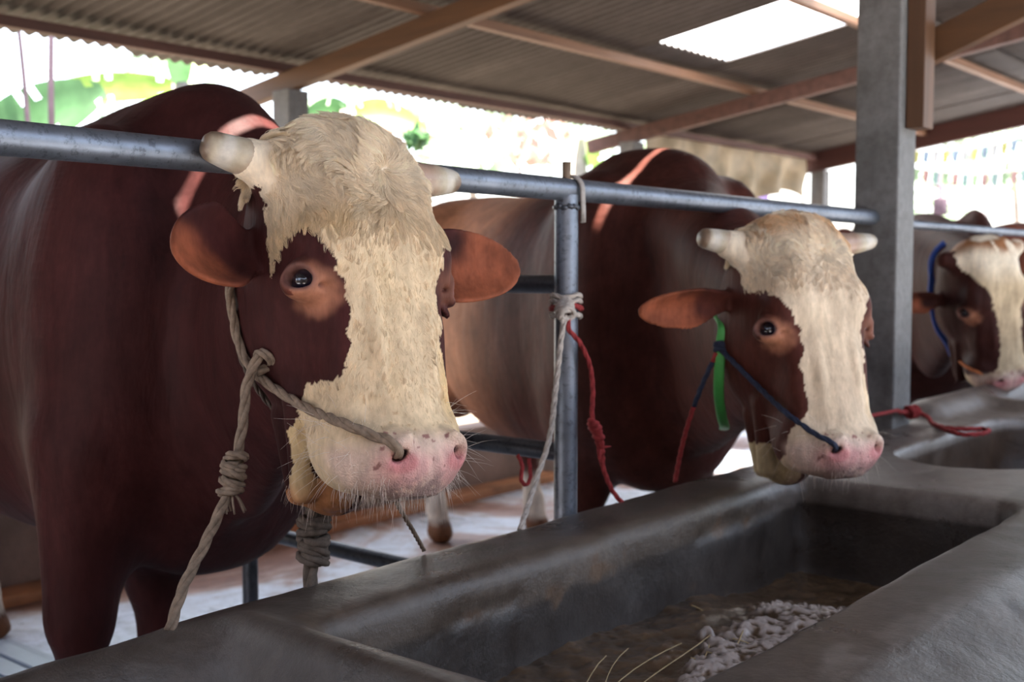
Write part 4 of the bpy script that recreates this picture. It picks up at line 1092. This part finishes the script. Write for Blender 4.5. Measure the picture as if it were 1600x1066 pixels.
child(strand_rope(MB(), [(1.15, 1.492, 1.055), (1.140, 1.468, 1.068), (1.150, 1.455, 1.058), (1.162, 1.470, 1.045), (1.145, 1.485, 1.035)], .0075), 'loop', GREY_ROPE, le)
child(knot(MB(), (1.097, 1.485, .876), (.2, 0, 1), .014, .0075, 5, .052, 2, .35), 'knot', GREY_ROPE, le)
mb = MB(); rn = np.random.default_rng(5)
for k in range(14):
    a = rn.uniform(0, 6.28); mb.tube(spline([(1.092, 1.480, .85), (1.092 + .012 * math.cos(a), 1.480 + .012 * math.sin(a), .838), (1.096 + .018 * math.cos(a), 1.478 + .014 * math.sin(a), .818)], 4), .0018, 4)
child(mb, 'frayed_end', GREY_ROPE, le)
# knotted rope standing on the rim under the chin
kr = empty('knotted_rope', (1.243, 1.475, .67)); tag(kr, 'thick brown rope with fat knot between the nearest chin and the trough rim', 'rope')
child(strand_rope(MB(), [(1.262, 1.49, .86), (1.256, 1.483, .82), (1.252, 1.478, .77), (1.247, 1.476, .72), (1.238, 1.472, .645)], .0125), 'rope_line', BROWN_ROPE, kr)
child(knot(MB(), (1.251, 1.476, .745), (.05, 0, 1), .020, .0105, 5, .062, 7, .3), 'knot', BROWN_ROPE, kr)
o = strand_rope(MB(), [(1.300, 1.352, .855), (1.375, 1.400, .795), (1.460, 1.450, .730), (1.535, 1.495, .672)], .0042).build('thin_rope', GREY_ROPE, origin=(1.4, 1.43, .75)); tag(o, 'thin cord hanging from under the muzzle of the nearest bull to the trough', 'rope')

# white rope tied on the upright post
PX, PY = 2.035, 1.54
wr = empty('white_rope', (1.99, 1.50, 1.10)); tag(wr, 'white rope knotted round the upright steel post and hanging to the trough', 'rope')
mb = MB()
for z in (1.140, 1.096, 1.128): strand_rope(mb, [(PX + .032 * math.cos(t), PY + .032 * math.sin(t), z + .003 * math.sin(3 * t)) for t in np.linspace(0, 6.4, 12)], .0055, 3, 6, 6)
child(mb, 'wrap', WHITE_ROPE, wr)
child(knot(MB(), (1.990, 1.508, 1.108), (.5, .5, .3), .015, .0075, 5, .034, 3, .7), 'knot', WHITE_ROPE, wr)
child(strand_rope(MB(), [(1.985, 1.505, 1.10), (1.965, 1.50, 1.05), (1.947, 1.50, .95), (1.925, 1.50, .84), (1.87, 1.50, .74), (1.79, 1.47, .668)], .0062), 'rope_line', WHITE_ROPE, wr)
rr_ = empty('red_rope', (2.03, 1.50, 1.08)); tag(rr_, 'red rope tied round the upright steel post with a torn red cloth knot below', 'rope')
child(strand_rope(MB(), [(PX + .033 * math.cos(t), PY + .033 * math.sin(t), 1.116 + .004 * math.sin(2 * t)) for t in np.linspace(0, 6.4, 12)], .0065, 3, 6, 6), 'wrap', RED_ROPE, rr_)
child(strand_rope(MB(), [(2.0, 1.504, 1.10), (1.985, 1.495, 1.07), (2.02, 1.492, 1.04), (2.055, 1.49, .99), (2.068, 1.49, .93), (2.066, 1.49, .87), (2.085, 1.49, .82), (2.105, 1.49, .76), (2.135, 1.485, .70), (2.15, 1.465, .668)], .0055), 'rope_line', RED_ROPE, rr_)
mb = MB(); P = spline([(2.060, 1.49, .868), (2.072, 1.488, .85), (2.085, 1.486, .825), (2.094, 1.487, .80), (2.104, 1.489, .775), (2.112, 1.49, .755)], 6)
mb.tube(P, [.008, .012, .010, .016, .019, .015, .019, .021, .016, .018, .014, .016, .019, .014, .011, .014, .013, .010, .008, .010, .012, .009, .007, .008, .009, .007, .006, .005, .005, .004, .004][:len(P)], 9, flat=.6)
for a in (0, 2.2, 4.1): mb.tube([(2.095, 1.487, .80), (2.095 + .03 * math.cos(a), 1.480, .80 + .03 * math.sin(a))], [.010, .002], 6, flat=.4)
child(mb, 'torn_cloth', RED_ROPE, rr_)
o = strand_rope(MB(), [(1.965, 1.62, .785), (1.955, 1.60, .765), (1.952, 1.60, .735), (1.968, 1.60, .72), (1.984, 1.60, .735), (1.992, 1.61, .775)], .0045).build('red_cord_loop', RED_ROPE, origin=(2.0, 1.5, .78)); tag(o, 'small loop of dark red cord hanging from the lower cross rail by the post', 'rope')

# middle bull
g = [(2.415, 1.362, 1.066), (2.412, 1.365, 1.02), (2.418, 1.372, .96), (2.440, 1.385, .90), (2.480, 1.400, .845), (2.53, 1.42, .81), (2.60, 1.46, .79)]
gp = spline([(2.47, 1.41, 1.09)] + g, 6)
o = MB().tube(gp, .013, 10, flat=.32, ref=(.6, .5, 0)).build('neck_band', GREEN_BAND, origin=g[0]); tag(o, 'bright green flat neck band on the middle bull', 'neck band')
hB = Frame(R2, T2)
nb = [tuple(np.array((2.419, 1.366, 1.013)))] + [(2.401, 1.318, .983), (2.397, 1.249, .928), (2.355, 1.163, .88), (2.342, 1.096, .84), ]
nb = snap('b', nb, .008) + [tuple(hB.to((.082, .080, -.314))), tuple(hB.to((.069, .079, -.326))), tuple(hB.to((.054, .058, -.330)))]
o = strand_rope(MB(), nb, .0062).build('blue_cord', DARK_ROPE, origin=nb[0]); tag(o, 'dark blue cord from the cheek into the nostril of the middle bull', 'rope')
bl = empty('lead_rope', nb[0]); tag(bl, 'red and dark blue lead rope hanging from the green neck band of the middle bull', 'rope')
pA = np.array(nb[0]); pE = np.array((2.44, 1.505, .672)); cut = [0, .10, .13, .42, .40, 1.0]
def seg(a, b): return [tuple(pA + (pE - pA) * t + np.array([-.03 * math.sin(t * 3.14), 0, 0])) for t in np.linspace(a, b, 6)]
child(strand_rope(MB(), seg(0, .10), .0055), 'red_section', RED_ROPE, bl); child(strand_rope(MB(), seg(.10, .42), .0060), 'blue_section', DARK_ROPE, bl); child(strand_rope(MB(), seg(.42, 1), .0058), 'red_section', RED_ROPE, bl)
child(knot(MB(), tuple(pA + (.0, -.004, .0)), (.3, .3, 1), .012, .006, 3, .016, 4, .3), 'knot', DARK_ROPE, bl)
# red rope lying on the platform by the big column
rp = [(3.700, 1.437, .735), (3.72, 1.433, .728), (3.79, 1.433, .722), (3.868, 1.438, .715), (3.875, 1.40, .70), (3.83, 1.37, .688), (3.786, 1.34, .686), (3.75, 1.286, .684), (3.77, 1.234, .684), (3.81, 1.195, .684), (3.77, 1.165, .684), (3.69, 1.165, .684), (3.64, 1.206, .684), (3.69, 1.27, .686), (3.77, 1.34, .690)]
rd = empty('red_rope', (3.75, 1.3, .68)); tag(rd, 'pinkish red rope looped on the trough top at the foot of the large concrete column', 'rope')
child(strand_rope(MB(), rp, .0075), 'rope_line', RED_ROPE, rd)
child(strand_rope(MB(), [(2.66, 1.30, .80), (2.95, 1.36, .765), (3.30, 1.42, .745), (3.70, 1.437, .735)], .0065), 'tether', RED_ROPE, rd)
child(knot(MB(), (3.80, 1.425, .722), (1, -.2, 0), .016, .008, 3, .03, 9, .4), 'knot', RED_ROPE, rd)
# third bull
s1 = snap('c', [(4.911, 1.713, 1.302), (4.894, 1.741, 1.267), (4.88, 1.75, 1.222), (4.85, 1.74, 1.16), (4.80, 1.70, 1.075), (4.85, 1.68, .98), (4.88, 1.66, .90), (4.90, 1.64, .844)], .008, .15)
o = MB().tube(spline(s1, 5), .014, 10, flat=.35, ref=(.6, .5, 0)).build('neck_strap', BLUE_BAND, origin=s1[0]); tag(o, 'bright blue strap round the neck of the third bull', 'neck band')
hC = Frame(R3, T3)
s2 = snap('c', [s1[-1], (4.80, 1.59, .825), (4.74, 1.51, .80)], .008) + [tuple(hC.to((.056, .050, -.326)))]
o = strand_rope(MB(), s2, .006).build('orange_cord', ORANGE_ROPE, origin=s2[0]); tag(o, 'orange brown cord to the nostril of the third bull', 'rope')
o = strand_rope(MB(), [s1[-1], (4.86, 1.60, .76), (4.83, 1.56, .70)], .006).build('dark_cord', DARK_ROPE, origin=s1[-1]); tag(o, 'dark blue cord hanging below the blue strap of the third bull', 'rope')
# ---------------------------------------------------------------- the yard behind the stalls
CAMP = np.array([0, 0, 1.2]); F2 = np.array(fwd); RT = np.array([math.sin(AZ), -math.cos(AZ), 0]); U2 = np.cross(RT, F2)
def at(x, y, d):
    """a place in the yard: bearing and height as seen from the gate, at distance d"""
    return CAMP + (F2 + RT * (x - 800) / 1800 - U2 * (y - 533) / 1800) * d
def leaf_mat(name, col, tr=.5):
    m = bpy.data.materials.new(name); m.use_nodes = True; m.node_tree.nodes.clear(); N, L = nodes(m); out = N.new('ShaderNodeOutputMaterial')
    n = tex_noise(N, L, 5, 5, .6); r = ramp(N, L, n.outputs[0], [(.3, [c * .7 for c in col]), (.7, [min(1, c * 1.25) for c in col])])
    d = N.new('ShaderNodeBsdfPrincipled'); d.inputs['Roughness'].default_value = .45; L.new(r.outputs[0], d.inputs['Base Color'])
    t = N.new('ShaderNodeBsdfTranslucent'); L.new(r.outputs[0], t.inputs[0]); mx = N.new('ShaderNodeMixShader'); mx.inputs[0].default_value = tr
    L.new(d.outputs[0], mx.inputs[1]); L.new(t.outputs[0], mx.inputs[2]); L.new(mx.outputs[0], out.inputs[0]); return m
LEAF = leaf_mat('banana_leaf_green', (.075, .17, .07)); LEAF_Y = leaf_mat('young_leaf_green', (.20, .33, .07)); LEAF_P = leaf_mat('hazed_foliage', (.34, .46, .32)); DRY = leaf_mat('dry_leaf', (.46, .30, .25))  # far foliage green is bleached, putting haze into the leaf colour
TRUNK = simple('pale_trunk', (.30, .25, .22), .8, var=.3); STEM = simple('dark_stem', (.08, .05, .07), .8, var=.3)
def banana_leaf(mb, base, d, L_, w, droop, seed=0, fold=.25, roll=0.0):
    rn = np.random.default_rng(seed); base = np.array(base, float); d = np.array(d, float); d /= np.linalg.norm(d); s = np.cross(d, (0, 0, 1)); s /= np.linalg.norm(s) + 1e-9; s = s * math.cos(roll) + np.cross(d, s) * math.sin(roll)
    n = 22; p = base.copy(); rows = []
    tear = rn.random(n) < .04
    for i in range(n + 1):
        t = i / n; ww = w * math.sin(math.pi * min(1, t * .93 + .05)) ** .6 * (0 if t < .08 else 1) + .012
        up = np.cross(s, d)
        rows.append((p - s * ww + up * ww * fold, p - s * ww * .5 + up * ww * fold * .6, p.copy(), p + s * ww * .5 + up * ww * fold * .6, p + s * ww + up * ww * fold))
        d = d + np.array([0, 0, -droop / n]); d /= np.linalg.norm(d); p = p + d * L_ / n
    V = [v for r in rows for v in r]; Fc = []
    for i in range(n):
        for j in range(4):
            if tear[i] and j in (0, 3): continue
            a = i * 5 + j; Fc.append((a, a + 1, a + 6, a + 5))
    mb.add(V, Fc)
def banana_plant(pos, leaves, label, h=1.8, mat=LEAF, group=None):
    root = empty('banana_plant', tuple(pos)); tag(root, label, 'plant', group); x, y, _ = pos
    o = MB().tube([(0, 0, -.03), (.02, 0, h * .5), (0, .02, h)], [.13, .11, .07], 14).build('stem', TRUNK, root)
    for k, (ang, el, L_, w, dr, m_, *ro) in enumerate(leaves):
        mb = MB(); dd = (math.cos(ang) * math.cos(el), math.sin(ang) * math.cos(el), math.sin(el)); banana_leaf(mb, (0, 0, h - .05), dd, L_, w, dr, k, roll=ro[0] if ro else .5)
        mb.build('leaf', m_, root)
    return root
def ground_at(x, d, y=420): p = at(x, y, d); p[2] = -.03; return p
banana_plant(ground_at(-45, 7.4), [(-.88, .62, 1.0, .21, .3, LEAF, 1.35), (.5, .7, 1.4, .24, 1.8, LEAF), (2.2, .8, 1.5, .25, 1.5, LEAF), (-1.9, .5, 1.3, .27, 2.2, LEAF)], 'banana plant with a big pale green leaf at the far left', 1.95)
banana_plant(ground_at(290, 9.5), [(2.27, .05, 1.15, .11, .15, LEAF_Y, 1.2), (.6, .9, .6, .12, .3, LEAF_Y), (-2.2, .9, .5, .1, .2, LEAF)], 'banana plant with a bright yellow-green leaf just under the eave', 2.75)
banana_plant(ground_at(548, 10.5), [(-.88, .25, .75, .14, .9, LEAF_Y, 1.2), (2.27, .30, .5, .14, .9, LEAF, 1.2), (.7, .9, .8, .1, .5, LEAF_P, .8), (1.6, .7, .6, .1, 1.0, LEAF_P)], 'banana plant right of the back column above the curly head', 2.66)
banana_plant(ground_at(905, 11), [(-.6, -.9, .5, .10, .5, LEAF_Y, 1.2), (2.5, -.3, .5, .08, 1.6, LEAF_P, 1.0), (-2.0, .3, .6, .1, 1.2, LEAF_P)], 'banana plant with hanging leaves behind the upright post', 2.5)
def tree(pos, h, r, n, lm, label, trunk_r=.08, leaf=.12, seed=0, sq=.8, tm=TRUNK, name='tree'):
    rn = np.random.default_rng(seed); root = empty(name, tuple(pos)); tag(root, label, 'tree' if name == 'tree' else 'shrub')
    MB().tube(spline([(0, 0, -.05), (.1 * r, .05, h * .4), (-.05, .08 * r, h * .85)], 6), np.linspace(trunk_r, trunk_r * .5, 13), 8).build('trunk', tm, root)
    V = []; Fc = []
    for k in range(n):
        c = rn.normal(0, 1, 3); c /= np.linalg.norm(c); c = c * r * rn.uniform(.3, 1) ** .5 * np.array([1, 1, sq]) + np.array([0, 0, h])
        a = rn.normal(0, 1, 3); a /= np.linalg.norm(a); b = np.cross(a, rn.normal(0, 1, 3)); b /= np.linalg.norm(b); s = leaf * rn.uniform(.6, 1.3)
        i = len(V); V += [c - a * s, c - b * s * .45 + a * s * .1, c + a * s, c + b * s * .45 + a * s * .1]; Fc.append((i, i + 1, i + 2, i + 3))
    mesh_obj('foliage', V, Fc, lm, root, smooth=False)
tree(ground_at(652, 9.5), 2.30, .10, 26, LEAF, 'small shrub with round bright green leaves above the curly head', .012, .10, 1, name='shrub')
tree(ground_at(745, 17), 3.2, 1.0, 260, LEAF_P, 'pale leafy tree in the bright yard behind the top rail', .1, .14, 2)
tree(ground_at(620, 14), 2.9, .4, 60, DRY, 'bush with dry brownish leaves beside the round green leaves', .05, .16, 3, name='shrub')
tree(ground_at(820, 15), 3.0, .6, 90, DRY, 'sparse tree with pinkish dry leaves in the bright yard', .05, .15, 4)
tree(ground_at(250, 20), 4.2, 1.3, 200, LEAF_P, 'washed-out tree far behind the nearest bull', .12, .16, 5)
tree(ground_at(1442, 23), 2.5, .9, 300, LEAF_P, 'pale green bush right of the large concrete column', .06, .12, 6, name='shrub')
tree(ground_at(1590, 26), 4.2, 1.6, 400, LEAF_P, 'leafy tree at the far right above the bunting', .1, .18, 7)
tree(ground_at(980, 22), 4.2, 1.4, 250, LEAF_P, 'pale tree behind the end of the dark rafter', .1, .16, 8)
for x, d, bend, lab in ((10, 6.0, .06, 'dark slender sapling stem at the extreme left'), (38, 7.3, -.05, 'second dark slender stem leaning into its neighbour at the far left'), (97, 6.3, .04, 'thin dark stem crossing the big banana leaf')):
    b = ground_at(x, d); o = MB().tube(spline([(0, 0, 0), (bend, .02, 1.2), (-bend, 0, 2.0), (bend * .6, .03, 3.3)], 8), np.linspace(.030, .012, 25), 8).build('sapling', STEM, origin=None); o.location = tuple(b); tag(o, lab, 'sapling')
# utility pole, leaning trunk, bunting
b = ground_at(1467, 20); up = empty('utility_pole', tuple(b)); tag(up, 'thin utility pole with a small transformer in the yard at the right', 'pole')
MB().tube([(0, 0, 0), (0, 0, 3.1)], .045, 10).build('pole', STEM, up); MB().box((-.10, -.10, 2.15), (.10, .10, 2.45), bev=.02).build('transformer', STEM, up); MB().box((-.30, -.02, 2.62), (.30, .02, 2.66)).build('crossarm', STEM, up)
b = ground_at(1522, 18); o = MB().tube(spline([(0, 0, 0), (.05, -.02, 1.5), (.14, -.1, 2.1), (.34, -.25, 2.9)], 8), np.linspace(.09, .05, 25), 10).build('leaning_tree_trunk', simple('pale_bark', (.38, .34, .34), .8)); o.location = tuple(b); tag(o, 'bare pale trunk leaning right beyond the thin rail', 'tree')
FL = [('yellow', (.80, .78, .25)), ('teal', (.45, .66, .62)), ('blue', (.45, .58, .74)), ('green', (.55, .76, .45)), ('white', (.85, .85, .85)), ('red', (.75, .45, .42))]
FM = {n: leaf_mat(n + '_bunting_cloth', [v * .45 for v in c], .4) for n, c in FL}
for row, (a, c, lab) in enumerate(((at(1425, 236, 15), at(1640, 200, 15), 'upper'), (at(1425, 262, 14), at(1640, 256, 14), 'lower'))):
    root = empty('bunting', tuple((a + c) / 2)); tag(root, lab + ' string of small coloured bunting flags across the yard at the right', 'bunting')
    M_ = (a + c) / 2; pts = [a + (c - a) * t + np.array([0, 0, -.10 * math.sin(math.pi * t)]) - M_ for t in np.linspace(0, 1, 15)]
    MB().tube(pts, .006, 5).build('string', FM['white'], root)
    for k in range(14):
        p, q = pts[k], pts[k + 1]; e = (q - p) * .36; m_ = (p + q) / 2; v = [m_ - e, m_ + e, m_ + e * .8 + np.array([.02, .02, -.13]), m_ + e * 0 + np.array([.03, 0, -.17]), m_ - e * .8 + np.array([.02, .02, -.13])]
        V = v + [w + np.array([.003, .003, 0]) for w in v]
        mesh_obj('flag', V, [(0, 1, 2, 3, 4), (9, 8, 7, 6, 5)] + [(i, i + 5, (i + 1) % 5 + 5, (i + 1) % 5) for i in range(5)], FM[FL[(k * 2 + row * 3) % 6][0]], root, smooth=False)
# cream tarpaulin hanging along the eave, a violet cloth beyond
def cloth(name, x0, x1, y, ztop, zbot, mat, label, cat, folds=7, amp=.05):
    nx, nz = 90, 18; V = []
    for i in range(nx + 1):
        t = i / nx; x = x0 + (x1 - x0) * t
        for j in range(nz + 1):
            s = j / nz; zt = ztop(t); zb = zbot(t)
            V.append((x + .02 * math.sin(9 * s + 5 * t), y + amp * s * math.sin(t * folds * 6.28 + 1.5 * s) + .02 * math.sin(t * 31), zt + (zb - zt) * s + .02 * math.sin(t * folds * 6.28) * s))
    Fc = [(i * (nz + 1) + j, (i + 1) * (nz + 1) + j, (i + 1) * (nz + 1) + j + 1, i * (nz + 1) + j + 1) for i in range(nx) for j in range(nz)]
    o = mesh_obj(name, V, Fc, mat, origin=((x0 + x1) / 2, y, ztop(.5))); m = o.modifiers.new('thickness', 'SOLIDIFY'); m.thickness = .003; tag(o, label, cat); return o
TARP = leaf_mat('cream_tarpaulin', (.50, .43, .32), .45)
cloth('tarpaulin', 7.75, 10.62, 5.09, lambda t: 2.29 + .01 * math.sin(9 * t), lambda t: 1.62 + .25 * t + .10 * math.sin(3 * t) + .06 * math.sin(17 * t), TARP, 'cream tarpaulin sheet hanging from the eave beyond the hump of the middle bull', 'tarpaulin', 6, .06)
p = at(1192, 300, 15.5); cloth('hanging_cloth', p[0] - .2, p[0] + .15, p[1], lambda t: p[2] + .25, lambda t: -.04, leaf_mat('violet_cloth', (.34, .24, .55), .4), 'violet cloth hanging in the yard below the tarpaulin', 'cloth', 2, .03)
